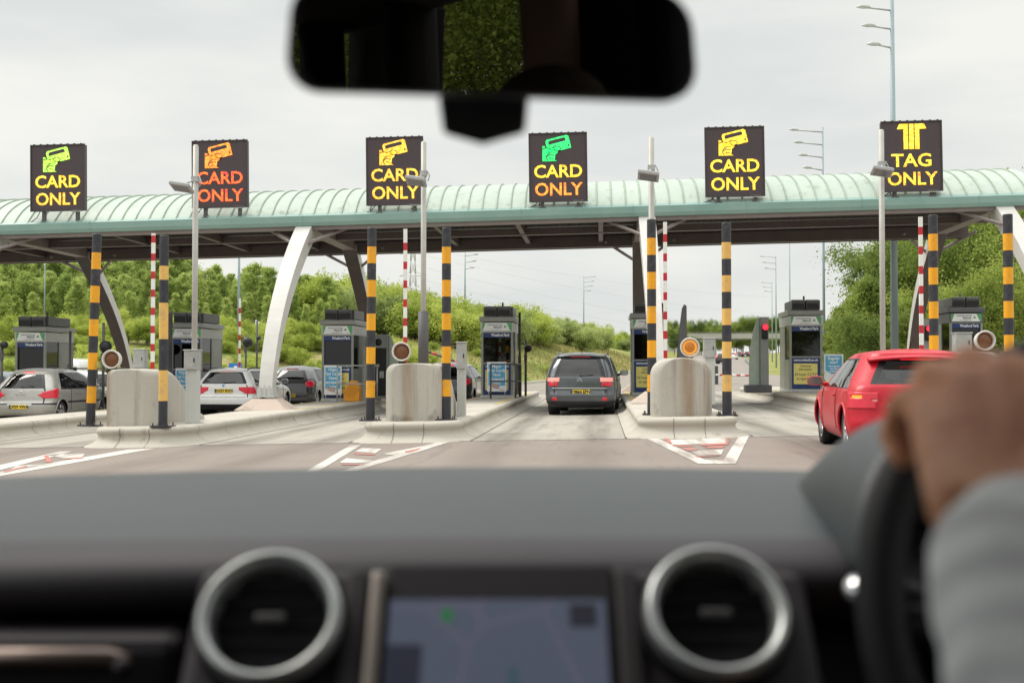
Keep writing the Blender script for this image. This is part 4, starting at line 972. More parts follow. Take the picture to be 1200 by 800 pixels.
# hillside right of the wood, shrinking towards the motorway
def topy(px): return interp([(380, 318), (430, 322), (480, 336), (540, 346), (600, 358), (650, 366), (700, 378), (760, 385), (800, 388)], px)
def lowy(px): return interp([(380, 400), (480, 408), (560, 412), (640, 408), (700, 405), (800, 402)], px)
for (Y, step) in ((79, 17), (85, 15), (93, 14), (103, 13), (116, 12), (134, 11), (160, 10), (200, 9)):
    px = 375 + vr.uniform(0, 10)
    while px < 830:
        yy = Y * vr.uniform(.97, 1.03); x = atpx(px, yy); d = seg_dist((x, yy), VL)
        if d > (5.5 if Y < 100 else 4.5 if Y < 130 else 6):
            key = vr.choice(['f1', 'f2', 's1', 's2', 'f1']); hp = {'f1': 3.4, 'f2': 3.8, 's1': 1.9, 's2': 2.4}[key]
            zt = PY(px, topy(px) + vr.uniform(-3, 10), yy).z; h = min(zt - gsurf(x, yy), 3.4 + (1.5 if px < 480 else 0)); 
            if h > 1.0:
                h = max(1.2, h * vr.uniform(.75, 1.0)); s = h / hp
                put(key, x, yy, max(s, .8) * vr.uniform(1, 1.2), 'rounded young tree in the dense green scrub on the hillside left of the motorway', 'young trees on the hillside', s)
        px += step * vr.uniform(.7, 1.3)
# a few small bushes on the open grass slope
for px, Y, s in ((560, 74, .35), (645, 78, .45), (700, 88, .5), (735, 98, .4), (505, 70, .4), (600, 76, .3)):
    x = atpx(px, Y)
    if seg_dist((x, Y), VL) > .6: put('s3', x, Y, s, 'low bush standing alone on the dry grass slope by the motorway', 'low bushes on the grass slope')
# right-hand trees
RT = [(985, 54, 356, 'r3'), (1003, 57, 342, 'r3'), (1018, 53, 322, 'r3'), (1040, 56, 292, 'r2'), (1062, 60, 272, 'r2'), (1085, 54, 286, 'r1'), (1108, 58, 270, 'r2'), (1130, 53, 278, 'r1'), (1152, 57, 256, 'r2'), (1172, 52, 262, 'r1'), (1196, 56, 240, 'r1'), (1222, 53, 236, 'r2'),
      (1250, 52, 240, 'r1'), (1008, 50, 376, 'r2'), (1035, 49, 370, 'r2'), (1062, 49, 350, 'r3'), (1095, 49, 345, 'r1'), (1135, 48, 335, 'r1'), (1175, 48, 320, 'r1'), (990, 66, 360, 'r3'), (975, 75, 372, 'r3'), (965, 90, 376, 'r2')]
RL = {'r1': 'leafy light green broadleaf tree behind the booths on the right', 'r2': 'darker broadleaf tree in the belt behind the red hatchback', 'r3': 'slim young tree at the thin end of the tree belt on the right'}
for px, Y, yt, key in RT:
    x = atpx(px, Y); h = PY(px, yt, Y).z - gsurf(x, Y); hp = {'r1': 7.0, 'r2': 7.4, 'r3': 5.0}[key]; s = h / hp
    put(key, x, Y, max(s, .55), RL[key], {'r1': 'light green trees on the right', 'r2': 'darker trees on the right', 'r3': 'slim young trees on the right'}[key], s)
# trees beyond the bridge
for row, (Y, step) in enumerate(((455, 8), (490, 9))):
    px = 770
    while px < 975:
        x = atpx(px, Y); zt = PY(px, 381 - 4 * (px > 860) + vr.uniform(-3, 5), Y).z; h = zt - gsurf(x, Y)
        s = max(1, h / 7.2); put(vr.choice(['r1', 'r2']), x, Y, s * .8, 'far dark tree beyond the concrete bridge over the motorway', 'far trees beyond the bridge', s)
        px += step * vr.uniform(.8, 1.3)
for px, Y, yt in ((790, 300, 390), (800, 330, 392), (776, 280, 392), (812, 380, 396), (905, 330, 398), (925, 300, 392), (945, 260, 388), (822, 395, 400), (896, 395, 402)):
    x = atpx(px, Y); h = max(2.5, PY(px, yt, Y).z - gsurf(x, Y)); put('r2', x, Y, h / 7.2, 'distant tree beside the motorway in front of the concrete bridge', 'distant trees before the bridge')
# trees behind the car, seen in the rear-view mirror
protos['m1'] = tree('broadleaf_tree', '', 'tree', 7.0, 2.6, 'oak', 8, L_right, M['trunk'], 60000, size=.07)
for x, y, s in ((3.5, -16, 1.2), (1.5, -20, 1.3), (-1.5, -24, 1.4), (6, -14, 1.1), (-5, -22, 1.2), (9, -20, 1.3), (-9, -26, 1.3), (4, -25, 1.5), (7.5, -11, 1.0), (10, -13, 1.2), (12, -17, 1.4), (13, -11, 1.2)):
    o = dup(protos['m1'], (x, y, -.1), x, 'broadleaf tree behind the viewer, showing only in the rear view mirror', (s, s, s)); o['group'] = 'trees in the mirror'
for p_ in protos.values(): remove(p_)
# dry grass tufts on the slope
rng = np.random.default_rng(5); pts = []
while len(pts) < 9000:
    x = rng.uniform(-14, 14); y = rng.uniform(60, 125); d = seg_dist((x, y), VL)
    if .7 < d < 12: pts.append((x, y, gsurf(x, y) - .03))
V = []
for x, y, z in pts:
    a = rng.uniform(0, 6.28); h = rng.uniform(.12, .34); w = .05; V += [(x - w * math.cos(a), y - w * math.sin(a), z), (x + w * math.cos(a), y + w * math.sin(a), z), (x + rng.uniform(-.1, .1), y + rng.uniform(-.1, .1), z + h)]
me = bpy.data.meshes.new('grass'); me.from_pydata(V, [], [(3 * k, 3 * k + 1, 3 * k + 2) for k in range(len(pts))]); me.materials.append(leafmat('dry_grass', (.2, .23, .06), (.32, .31, .11), (.45, .38, .18)))
o = bpy.data.objects.new('grass', me); C.objects.link(o); tag(o, 'dry tufted grass on the slope beside the motorway', 'grass', kind='stuff')

# ============================================================ bridge, guardrail, masts, pylon
YB = 411
bt = PY(812, 390, YB); bb = PY(812, 398, YB); xl = atpx(806, YB); xr = atpx(1010, YB)
t = thing('road_bridge', 'long low concrete bridge crossing the motorway in the distance', 'bridge', ((xl + xr) / 2, YB, bb.z)); W2 = xr - xl; hh = bt.z - bb.z
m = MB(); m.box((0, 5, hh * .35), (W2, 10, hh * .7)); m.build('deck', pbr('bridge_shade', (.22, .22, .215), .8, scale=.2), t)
m = MB(); m.box((0, -.15, hh * .52), (W2, .3, hh * .75)); m.build('edge_beam', pbr('bridge_concrete', (.42, .41, .38), .8, scale=.3), t)
m = MB(); m.box((0, -.1, hh * 1.05), (W2, .08, .12))
for k in range(40): m.box((-W2 / 2 + W2 * k / 39, -.1, hh * .95), (.1, .08, hh * .3))
m.build('parapet_rail', M['steel_grey'], t)
for px in (838, 893):
    m = MB()
    for dy in (2, 5, 8): m.tube([(atpx(px, YB) - t.location.x, dy, -7), (atpx(px, YB) - t.location.x, dy, 0)], .5, 10)
    m.build('pier', pbr('bridge_concrete', (.42, .41, .38), .8), t)
m = MB()
for px in (800, 1000): m.box((atpx(px, YB) - t.location.x, 5, -3), (14, 10, 8))
m.build('abutment', pbr('bridge_concrete', (.42, .41, .38), .8), t)
def guard(name, poly, off, lab, y0, y1):
    t = thing(name, lab, 'guardrail', (0, 0, 0), group='steel guardrails'); ys_ = np.arange(y0, y1, 4.0)
    pts = [Vector((xat(poly, y) + off, y, gz(xat(poly, y) + off, y))) for y in ys_]
    m = MB(); m.grid([[p + Vector((dx, 0, z)) for dx, z in ((0, .45), (-.04, .5), (0, .58), (-.04, .66), (0, .72))] for p in pts]); m.build('rail', M['steel_grey'], t)
    for p in pts[::2][:60]:
        m = MB(); m.box((.08, 0, .33), (.1, .06, .7)); m.build('post', M['steel_grey'], t, loc=p)
guard('guardrail', VR, -.6, 'steel guardrail curving along the right side of the motorway', 84, 400)
guard('guardrail', VL, .8, 'steel guardrail along the left verge of the motorway', 150, 400)
m = MB(); ys_ = np.arange(57, 150, 3.0); m.grid([[(xat(VL, y) + dx, y, gz(xat(VL, y), y) + z) for dx, z in ((-.15, -.05), (-.15, .14), (.0, .14), (.02, -.02))] for y in ys_]); tag(m.build('kerb', M['concrete'], None), kind='structure')
def mast(px, yt, d, side, lab, r=.09, arms=4, L=1.15, base_z=None):
    top = PY(px, yt, d); x = top.x; z0 = gsurf(x, d) - .2; h = top.z - z0
    t = thing('lighting_mast', lab, 'street lamp', (x, d, z0), group='tall lighting masts')
    m = MB(); m.tube([(0, 0, 0), (0, 0, h * .5), (0, 0, h)], [r, r * .75, r * .42], 10); m.build('pole', M['mast'], t)
    for k in range(arms):
        z = h - .25 - k * .62; ln = (L * (1 - .17 * k)) * 1.0
        a = MB(); a.tube([(0, 0, z), (side * ln, 0, z + .12)], .03, 6); ar = a.build('arm', M['steel_grey'], t)
        m = MB(); rows = [(side * (ln - .12), 0, z + .11, .015), (side * (ln - .02), 0, z + .14, .06), (side * (ln + .2), 0, z + .16, .075), (side * (ln + .36), 0, z + .15, .02)]
        m.tube([q[:3] for q in rows], [q[3] for q in rows], 8); m.build('lamp_head', M['booth_l'], ar)
mast(1045, -18, 38, -1, 'tallest lighting mast, rising behind the sign with three bars', .135, 4, .95)
mast(964, 149, 56, -1, 'lighting mast with four staggered lamps right of the yellow sign', .08, 4, 1.25)
mast(925, 262, 75, -1, 'thin bare mast above the booth with the yellow notice', .06, 0)
mast(909, 299, 120, -1, 'distant mast with arms to the left above the red signal, taller of two', .09, 3, 1.3)
mast(904.5, 330, 165, -1, 'distant mast with arms to the left above the red signal, shorter of two', .09, 3, 1.2)
mast(545, 289, 105, 1, 'distant mast with arms to the right, left of the middle booth', .10, 4, 1.1)
mast(684, 323, 150, 1, 'small distant mast with arms to the right, above the dark grey people carrier', .10, 4, 1.3)
mast(280.5, 262, 62, 1, 'grey mast in front of the wood, left of the wide white arch leg', .10, 0)
mast(53, 295, 66, 1, 'grey mast in front of the wood above the leftmost booth', .05, 0)
# lattice pylon and wires
p = PY(484, 280, 420); z0 = 3; h = p.z - z0 + 6; t = thing('electricity_pylon', 'faint lattice pylon between the two posts of the stained block', 'pylon', (p.x, 420, z0)); m = MB()
def pw(z): return 3.2 * (1 - z / h) + .8
zs = np.linspace(0, h, 12); cr_ = [(-1, -1), (1, -1), (1, 1), (-1, 1)]
for a, b_ in zip(zs, zs[1:]):
    for q in range(4):
        s0, s1 = cr_[q], cr_[(q + 1) % 4]; A = lambda s_, z: (s_[0] * pw(z) / 2, s_[1] * pw(z) / 2, z)
        m.tube([A(s0, a), A(s0, b_)], .12, 4); m.tube([A(s0, a), A(s1, b_)], .07, 4); m.tube([A(s1, a), A(s0, b_)], .07, 4)
m.build('lattice', M['steel_grey'], t); pylon_top = h
for z in (h * .62, h * .78, h * .93):
    m = MB(); m.tube([(-5, 0, z), (5, 0, z)], .15, 4); m.tube([(-5, 0, z), (0, 0, z + 2)], .1, 4); m.tube([(5, 0, z), (0, 0, z + 2)], .1, 4); m.build('cross_arm', M['steel_grey'], t)
for k, (pa, pb) in enumerate((((484, 296), (1000, 372)), ((484, 310), (1000, 392)), ((484, 325), (960, 398)), ((484, 288), (1010, 350)))):
    a, b_ = PY(*pa, 420), PY(*pb, 640); m = MB(); m.tube([a.lerp(b_, f) + Vector((0, 0, -6 * (1 - (2 * f - 1) ** 2))) for f in np.linspace(0, 1, 14)], .032, 4, cap=False)
    o = m.build('power_line', M['steel_grey'], None, recalc=False); tag(o, 'thin power line sagging across the sky from the lattice pylon', 'power line', 'power lines from the pylon')

# ============================================================ cars
def car(name, label, sp, loc, rz, group=None):
    """body lofted in level slices; region() sorts its faces into paint, windows, lamps and trim"""
    t = thing(name, label, sp.get('cat', 'car'), loc, rz, group)
    L, H = sp['L'], sp['H']; res = sp.get('res', 1.0)
    RE, FR, WD = sp['rear'], sp['front'], sp['width']; zb, zt = sp.get('zb', .20), sp['ztop']
    belt, wtop = sp['belt'], sp['wtop']; rr, bow = sp.get('rr', .22), sp.get('bow', .07)
    nA, nB, nC = int(20 * res), int(12 * res), int(120 * res); nz = int((zt - zb) / (.016 / res))
    zs = [zb + (zt - zb) * k / nz for k in range(nz + 1)]
    rows = []; half = []
    for z in zs:
        yr, yf, w = sinterp(RE, z), sinterp(FR, z), sinterp(WD, z); r_ = min(rr, w * .5); h = []
        for k in range(nA): x = (w - r_) * k / nA; h.append(('R', k / nA, x, yr + bow * (x / w) ** 2))
        y0 = yr + bow * ((w - r_) / w) ** 2
        for k in range(nB): a = math.pi / 2 * k / nB; h.append(('K', k / nB, w - r_ + r_ * math.sin(a), y0 + r_ * 1.15 * (1 - math.cos(a))))
        ys0 = y0 + r_ * 1.15; ye = yf - .3
        for k in range(nC):
            f = k / nC; h.append(('S', f, w - .02 * (abs(2 * f - 1)) ** 3 * 2, ys0 + (ye - ys0) * f))
        for k in range(nB): a = math.pi / 2 * k / nB; h.append(('Q', k / nB, w - .04 - .25 + .25 * math.cos(a), ye + .22 * math.sin(a)))
        for k in range(nA // 2 + 1): f = k / (nA // 2); x = (w - .29) * (1 - f); h.append(('F', f, x, ye + .22 + .08 * (1 - (x / w) ** 2)))
        half.append(h); rows.append(([Vector((x, y, z)) for _, _, x, y in h]))
    n = len(half[0]); full = []
    for r in rows: full.append(r + [Vector((-p.x, p.y, p.z)) for p in reversed(r[1:-1])])
    # crowned roof
    last = full[-1]; zl = zs[-1]; ya, yb_ = sinterp(RE, zl), sinterp(FR, zl); crown = H - zl; nr = 10
    caps = []
    for k in range(1, nr + 1):
        s = 1 - k / nr; ys_ = max(ya + .45, min(yb_ - .45, 0)); caps.append([Vector((p.x * s, max(ya + .5, min(yb_ - .5, p.y)) * (1 - s) + p.y * s, zl + crown * (1 - s ** 2.2))) for p in last])
    allr = full + caps; N2 = len(full[0]); parts = {}
    def info(c):
        if c < n: return half[0][c][0], c, 1
        return None, 2 * (n - 1) - c, -1
    wb0, wb1 = sp['wheels']; wr = sp.get('wr', .31)
    reg = sp['region']
    verts = [v for r in allr for v in r]; V_ = {}
    for i in range(len(allr) - 1):
        for c in range(N2):
            c2 = (c + 1) % N2; k = min(c, c2) if abs(c - c2) == 1 else 0
            side = 1 if c < n - 1 else -1; hc = c if side == 1 else 2 * (n - 1) - c - 1
            a, b_, d, e = allr[i][c], allr[i][c2], allr[i + 1][c2], allr[i + 1][c]
            ctr = (a + b_ + d + e) / 4
            if i < len(full) - 1:
                seg, f = half[i][hc][0], half[i][hc][1]; nm = None
                if seg == 'S' and ctr.z < wr + .37:
                    for wy in (wb0, wb1):
                        if (ctr.y - wy) ** 2 + (ctr.z - wr) ** 2 < (wr + .055) ** 2: nm = 'skip'
                if nm is None: nm = reg(seg, f, abs(ctr.x), ctr.y, ctr.z, side, ctr)
            else: nm = sp.get('roofpart', 'body')
            if nm == 'skip': continue
            parts.setdefault(nm, []).append((i * N2 + c, i * N2 + c2, (i + 1) * N2 + c2, (i + 1) * N2 + c))
    parts.setdefault('body', []).append(tuple(range(N2 - 1, -1, -1)))
    mats = {'body': sp['paint'], 'rear_window': sp.get('rglass', M['carglass']), 'windscreen': M['carglass'], 'side_window.L': sp.get('sglass', M['carglass']), 'side_window.R': sp.get('sglass', M['carglass']),
            'tail_light.L': M['taillight'], 'tail_light.R': M['taillight'], 'reversing_lens.L': pbr('clear_lens', (.7, .6, .6), .2), 'lit_lens.L': M['pinklight'], 'lit_lens.R': M['pinklight'], 'amber_lens.L': M['amberlit'],
            'window_seal': M['black'], 'lower_bumper': sp.get('lower', M['black']), 'pillar_trim': M['black'], 'reflector.L': M['taillight'], 'reflector.R': M['taillight'], 'bumper_strip.L': M['black'], 'bumper_strip.R': M['black'], 'chrome_strip': M['chrome'], 'plate_recess': sp['paint'], 'roof_glass': M['privacy'], 'headlight': M['chrome']}
    for nm, fs in parts.items():
        used = sorted({v for f in fs for v in f}); mp_ = {v: k for k, v in enumerate(used)}
        me = bpy.data.meshes.new(nm.split('.')[0]); me.from_pydata([verts[v] for v in used], [], [tuple(mp_[v] for v in f) for f in fs]); me.materials.append(mats[nm]); me.polygons.foreach_set('use_smooth', [True] * len(fs)); me.update()
        o = bpy.data.objects.new(nm.split('.')[0], me); C.objects.link(o); o.parent = t
        if nm in ('tail_light.L', 'tail_light.R', 'lit_lens.L', 'lit_lens.R', 'reflector.L', 'reflector.R', 'chrome_strip'):
            sl = o.modifiers.new('thick', 'SOLIDIFY'); sl.thickness = .012; sl.offset = 1
    # cabin floor and seats
    wB = sinterp(WD, belt)
    m = MB(); m.box((0, L / 2, (zb + belt - .1) / 2 + .03), ((wB - .14) * 2, L - .9, belt - .22 - zb)); 
    for dx in (-wB, wB):
        pass
    m.build('cabin_floor', M['car_in'], t)
    hr = H - .28
    for (yy, nn) in ((sp.get('seat_y', (1.1, 2.1))[0], 3), (sp.get('seat_y', (1.1, 2.1))[1], 2)):
        for k in range(nn):
            x = (k - (nn - 1) / 2) * (.42 if nn == 3 else .74); m = MB(); m.box((x, yy, belt - .12), (.40 if nn == 3 else .5, .14, .5)); m.box((x, yy, hr - .12), (.24, .09, .17)); m.tube([(x, yy, belt), (x, yy, hr - .15)], .02, 6); m.build('seat', M['car_in'], t, bevel=.03)
    # wheels
    for wy in (wb0, wb1):
        for sx in (-1, 1):
            w = sinterp(WD, wr) - .115
            m = MB(); m.lathe([(wr - .10, -.09), (wr - .03, -.10), (wr - .005, -.075), (wr, 0), (wr - .005, .075), (wr - .03, .10), (wr - .10, .09)], axis='x', n=40); wh = m.build('wheel', M['tyre'], t, loc=(sx * w, wy, wr))
            m = MB(); m.lathe([(wr - .095, .085 * sx), (wr - .11, .092 * sx), (wr - .125, .06 * sx), (wr - .13, -.04 * sx)], axis='x', n=40)
            for q in range(5):
                a = q * 2 * math.pi / 5 + .3
                for da in (-.1, .1):
                    m.tube([(sx * .07, .03 * math.cos(a), .03 * math.sin(a)), (sx * .075, (wr - .11) * math.cos(a + da), (wr - .11) * math.sin(a + da))], .018, 6)
            m.lathe([(0, .085 * sx), (.05, .08 * sx), (.06, .05 * sx)], axis='x', n=16); m.build('rim', M['rim'], wh)
            m = MB(); m.lathe([(0, .0), (wr - .12, .0)], c=(-sx * .02, 0, 0), axis='x', n=24); m.build('brake_disc', M['tyre'], wh)
            arc = []; x0 = sinterp(WD, wr) 
            for q in range(19):
                a = math.pi * (q - .8) / 16.4; zz = wr + (wr + .055) * math.sin(a); ww = sinterp(WD, max(zb, zz)); arc.append((sx * (ww - .012), wy + (wr + .055) * math.cos(a), zz))
            m = MB(); m.tube(arc, .022, 8, cap=False); m.build('wheel_arch', sp['paint'], t)
            m = MB(); m.lathe([(wr + .05, 0), (wr + .05, -.26 * sx), (0, -.26 * sx)], c=(0, 0, 0), axis='x', n=30); m.build('wheel_well', M['black'], t, loc=(sx * (x0 - .03), wy, wr + .01))
    # mirrors
    my, mz = sp['mirror']; wm = sinterp(WD, mz)
    for sx in (-1, 1):
        m = MB(); m.tube([(sx * (wm - .03), my, mz), (sx * (wm + .07), my, mz + .02)], [.035, .03], 8); rows_ = []
        for yy, a, b_ in ((-.05, .10, .065), (-.03, .112, .075), (.03, .10, .07), (.08, .06, .04)):
            rows_.append([(sx * (wm + .15) + a * math.copysign(abs(math.cos(q)) ** .6, math.cos(q)), my + yy, mz + .055 + b_ * math.copysign(abs(math.sin(q)) ** .6, math.sin(q))) for q in np.linspace(0, 2 * math.pi, 21)[:-1]])
        m.grid(rows_, closed=True); m.f.append(tuple(len(m.v) - 20 + q for q in range(20))); m.m.append(0); m.sm.append(False)
        mo = m.build('door_mirror', sp.get('mirror_mat', sp['paint']), t)
        g_ = MB(); g_.add([(p[0] * 1 + 0, p[1] + .004, p[2]) for p in rows_[0]], [tuple(range(20))]); g_.build('mirror_glass', pbr('mirror_glass', (.3, .33, .34), .1, .7), mo)
    # handles, aerial, wiper
    for sx in (-1, 1):
        for hy in sp.get('handles', ()):
            wz = sinterp(WD, belt - .1); m = MB(); m.tube([(sx * (wz + .0), hy - .08, belt - .1), (sx * (wz + .025), hy, belt - .095), (sx * wz, hy + .08, belt - .1)], .014, 6); m.build('door_handle', sp['paint'], t)
        for dy in sp.get('doors', ()):
            m = MB(); m.tube([(sx * (sinterp(WD, z) - .0005), dy + sp.get('dlean', 0) * (z - .5), z) for z in np.linspace(.34, belt, 12)], .005, 4, cap=False); m.build('door_gap', M['black'], t)
    return t
def rp(sp, z): return sinterp(sp['rear'], z)
def plate(t, sp, s, z, w=.50, x=0, off=-.012, eu=True):
    y = rp(sp, z) + off; m = MB(); m.box((x, y, z), (w, .012, .112)); p = m.build('number_plate', M['plate'], t, bevel=.004)
    text_obj('lettering', s, .115, M['black'], p, (x + (.02 if eu else 0), y - .009, z), bold=.003, sx=.92)
    if eu: m = MB(); m.box((x - w * .46, y - .008, z), (w * .08, .003, .108)); m.build('blue_band', M['navy'], p)
def wiper(t, sp, z, x0, x1, dz=.02):
    m = MB(); m.tube([(x0, rp(sp, z) - .012, z), (x1, rp(sp, z + dz) + .01, z + dz)], .011, 6); m.tube([(x0, rp(sp, z) + .02, z), (x0, rp(sp, z) - .02, z)], .022, 8); m.build('rear_wiper', M['black'], t)
def high_brake(t, sp, z, w, mat, y=None):
    yy = rp(sp, z) + .0 if y is None else y; m = MB(); m.box((0, yy, z), (w, .03, .028)); m.build('high_brake_light', mat, t, bevel=.005)
def spoiler(t, sp, z, w, mat, d=.12):
    yy = rp(sp, z); m = MB(); pr = [(0, .03), (-d, .0), (-d - .01, -.02), (-d + .02, -.035), (.05, -.02)]
    rows_ = []
    for k in range(13):
        f = k / 12 * 2 - 1; rows_.append([(f * w, yy + v * (1 - .35 * abs(f) ** 3) + .06 * f * f, z + q - .035 * f * f) for v, q in pr])
    m.grid(rows_, closed=True); m.f += [tuple(range(5)), tuple(60 + q for q in range(5))]; m.m += [0, 0]; m.sm += [False, False]; m.build('roof_spoiler', mat, t)
def common(sp, tail, rwin=(0, .94), side=None):
    belt, wtop = sp['belt'], sp['wtop']
    def reg(seg, f, ax, y, z, s, c):
        k = tail(seg, f, ax, y, z, s)
        if k: return k
        zg = sp.get('gate', .56)
        if zg > 5: zg = 99
        if (seg == 'R' and abs(z - zg) < .009) or (seg == 'K' and .06 < f < .14 and zg < z < belt + .02): return 'window_seal'
        if belt < z < wtop + .02:
            if seg == 'R':
                if z > sp['rw'][0] and z < sp['rw'][1]: return 'rear_window' if f < rwin[1] else 'window_seal'
                if z > sp['rw'][0] - .02 and z < sp['rw'][1] + .02: return 'window_seal'
            if seg == 'K' and f < .12 and sp['rw'][0] - .02 < z < sp['rw'][1] + .02: return 'window_seal'
            if seg in 'FQ' and z > sp.get('cowl', belt + .02) and z < wtop and not (seg == 'Q' and f < .25): return 'windscreen'
            if seg == 'S' and belt + .02 < z < wtop:
                for a, b_ in sp['swin']:
                    if a < f < b_: return 'side_window.R' if s > 0 else 'side_window.L'
                if sp['swin'][0][0] - .008 < f < sp['swin'][-1][1] + .008: return 'pillar_trim'
            if seg == 'S' and sp['swin'][0][0] - .008 < f < sp['swin'][-1][1] + .008 and (z < belt + .02 or z > wtop): return 'window_seal'
        if z < sp.get('zlow', .27): return 'lower_bumper'
        return 'body'
    return reg
M['p_citroen'] = pbr('slate_grey_paint', (.075, .085, .095), .3, .3, coat=1, col2=(.083, .093, .103))
M['p_red'] = pbr('bright_red_paint', (.46, .004, .016), .4, .0, spec=.35, coat=.22, col2=(.54, .01, .03))
M['p_silver'] = pbr('champagne_silver_paint', (.40, .39, .36), .35, .35, coat=1)
M['p_white'] = pbr('white_car_paint', (.78, .78, .77), .3, coat=1)
M['p_dgrey'] = pbr('dark_grey_paint', (.07, .072, .08), .3, .3, coat=1)
M['p_black'] = pbr('black_car_paint', (.012, .012, .015), .25, coat=1)
M['p_blue'] = pbr('pale_blue_paint', (.2, .27, .33), .3, .3, coat=1)
# --- dark grey people carrier
sp = dict(L=4.43, H=1.62, paint=M['p_citroen'], ztop=1.55, belt=.98, wtop=1.46, rw=(.985, 1.45), wheels=(.85, 3.6), wr=.32, mirror=(3.15, 1.02), handles=(1.6, 2.5), doors=(1.3, 2.25, 3.2), rr=.32, bow=.15, seat_y=(1.2, 2.3),
    rear=[(.2, .12), (.3, .02), (.5, 0), (.62, .05), (.95, .09), (1.05, .14), (1.3, .27), (1.48, .42), (1.55, .55)], front=[(.2, 4.3), (.45, 4.43), (.7, 4.38), (.85, 4.2), (.98, 3.75), (1.2, 3.3), (1.45, 2.75), (1.55, 2.4)],
    width=[(.2, .80), (.35, .89), (.7, .915), (.95, .90), (1.1, .875), (1.4, .77), (1.5, .71), (1.55, .64)], swin=[(.03, .20), (.215, .46), (.475, .80), (.815, .93)], zlow=.36, sglass=M['privacy'], rglass=M['privacy'], mirror_mat=M['p_black'])
def tail(seg, f, ax, y, z, s):
    sd = 'R' if s > 0 else 'L'
    if .86 < z < .955 and ((seg == 'R' and ax > .52) or (seg == 'K' and f < .55)): return 'lit_lens.' + sd
    if .75 < z < .845 and ((seg == 'R' and ax > .56) or (seg == 'K' and f < .45)): return 'tail_light.' + sd
    if .38 < z < .455 and ((seg == 'R' and .6 < ax) or (seg == 'K' and f < .25)): return 'reflector.' + sd
    if .685 < z < .705 and (seg == 'R' or (seg == 'K' and f < .2)): return 'chrome_strip'
    if .21 < z < .30 and seg in 'RK': return 'lower_bumper'
sp['region'] = common(sp, tail)
b0 = P(679, 486.5, 0)
t = car('people_carrier', 'dark grey people carrier stopped at the booth with its brake lights lit', sp, b0, R(-3))
plate(t, sp, 'YM64 EPN', .60, x=.02, off=-.01); wiper(t, sp, 1.01, .02, .34); high_brake(t, sp, 1.5, .5, M['taillight']); spoiler(t, sp, 1.545, .62, M['p_citroen'], .16)
m = MB()
for dz in (0, .045): m.prism([(-.07, .86 + dz), (0, .91 + dz), (.07, .86 + dz), (.07, .845 + dz), (0, .893 + dz), (-.07, .845 + dz)], .012, lambda u, v, q: (u, rp(sp, v) - .006 - q, v))
m.build('chevron_badge', M['chrome'], t)
m = MB(); m.tube([(0, 1.0, 1.6), (0, .9, 1.78)], .008, 6); m.build('aerial', M['black'], t)
for sx in (-1, 1): m = MB(); m.tube([(sx * .63, .75, 1.57), (sx * .63, 1.2, 1.60), (sx * .62, 2.6, 1.60), (sx * .6, 2.9, 1.55)], .018, 8); m.build('roof_rail', M['chrome'], t)
CIT = t
# --- red hatchback
sp = dict(L=4.2, H=1.44, res=1.5, gate=9, paint=M['p_red'], ztop=1.375, belt=.90, wtop=1.29, rw=(.99, 1.27), wheels=(.72, 3.30), wr=.325, mirror=(2.75, .93), handles=(1.55,), doors=(1.35, 2.75), rr=.28, bow=.10, seat_y=(1.0, 1.9), dlean=.0,
    rear=[(.2, .14), (.3, .03), (.45, 0), (.58, .03), (.7, .05), (.93, .10), (1.0, .17), (1.15, .30), (1.28, .41), (1.375, .46)], front=[(.2, 4.05), (.45, 4.2), (.65, 4.15), (.8, 3.9), (.9, 3.3), (1.1, 2.9), (1.3, 2.45), (1.375, 2.1)],
    width=[(.2, .80), (.35, .87), (.6, .89), (.85, .87), (.95, .83), (1.1, .76), (1.3, .65), (1.375, .60)], swin=[(.06, .24), (.26, .52), (.54, .88)], zlow=.22, rglass=M['carglass'])
def tail(seg, f, ax, y, z, s):
    sd = 'R' if s > 0 else 'L'; a = ax + (.1 if seg == 'K' else 0)
    if .66 < z < .86 and ((seg == 'R' and ax > .52 + (.86 - z) * .25) or (seg == 'K' and f < .75)):
        if .785 < z < .825 and seg == 'K' and .25 < f < .6: return 'amber_lens.L' if s < 0 else 'tail_light.R'
        if .755 < z < .778 and seg == 'R': return 'reversing_lens.L' if s < 0 else 'tail_light.R'
        return 'tail_light.' + sd
    if .40 < z < .43 and seg == 'R' and ax > .45: return 'reflector.' + sd
sp['region'] = common(sp, tail)
aud = P(966, 521, 0)
Xf = aud.x + .87; Yr = aud.y - 3.33
Xf -= .26; Yr += .25
t = car('red_hatchback', 'bright red three-door hatchback indicating left, right of the domed block', sp, Vector((Xf, Yr, gz(Xf, Yr))), R(-4)); t.scale = (1, 1, .95)
plate(t, sp, 'KM08 VXA', .66, x=.0, off=-.012); wiper(t, sp, 1.0, .0, .32); spoiler(t, sp, 1.33, .60, M['p_red'], .14); high_brake(t, sp, 1.30, .46, M['braklight'], rp(sp, 1.33) - .10)
m = MB()
for k in range(4): m.lathe([(.034, 0), (.041, -.006), (.048, 0)], c=(-.105 + k * .07, rp(sp, .86) - .008, .86), axis='y', n=24)
m.build('four_ring_badge', M['chrome'], t)
text_obj('model_lettering', 'A3', .07, M['chrome'], t, (-.40, rp(sp, .70) - .006, .70), bold=.003)
m = MB(); m.tube([(0, .95, 1.43), (0, .85, 1.56)], .008, 6); m.build('aerial', M['black'], t)
m = MB(); m.grid([[(sx * (sinterp(sp['width'], z) + .001), y, z) for z in (.50, .512)] for sx in (-1,) for y in np.linspace(1.1, 2.9, 8)]); m.build('crease', M['p_red'], t)
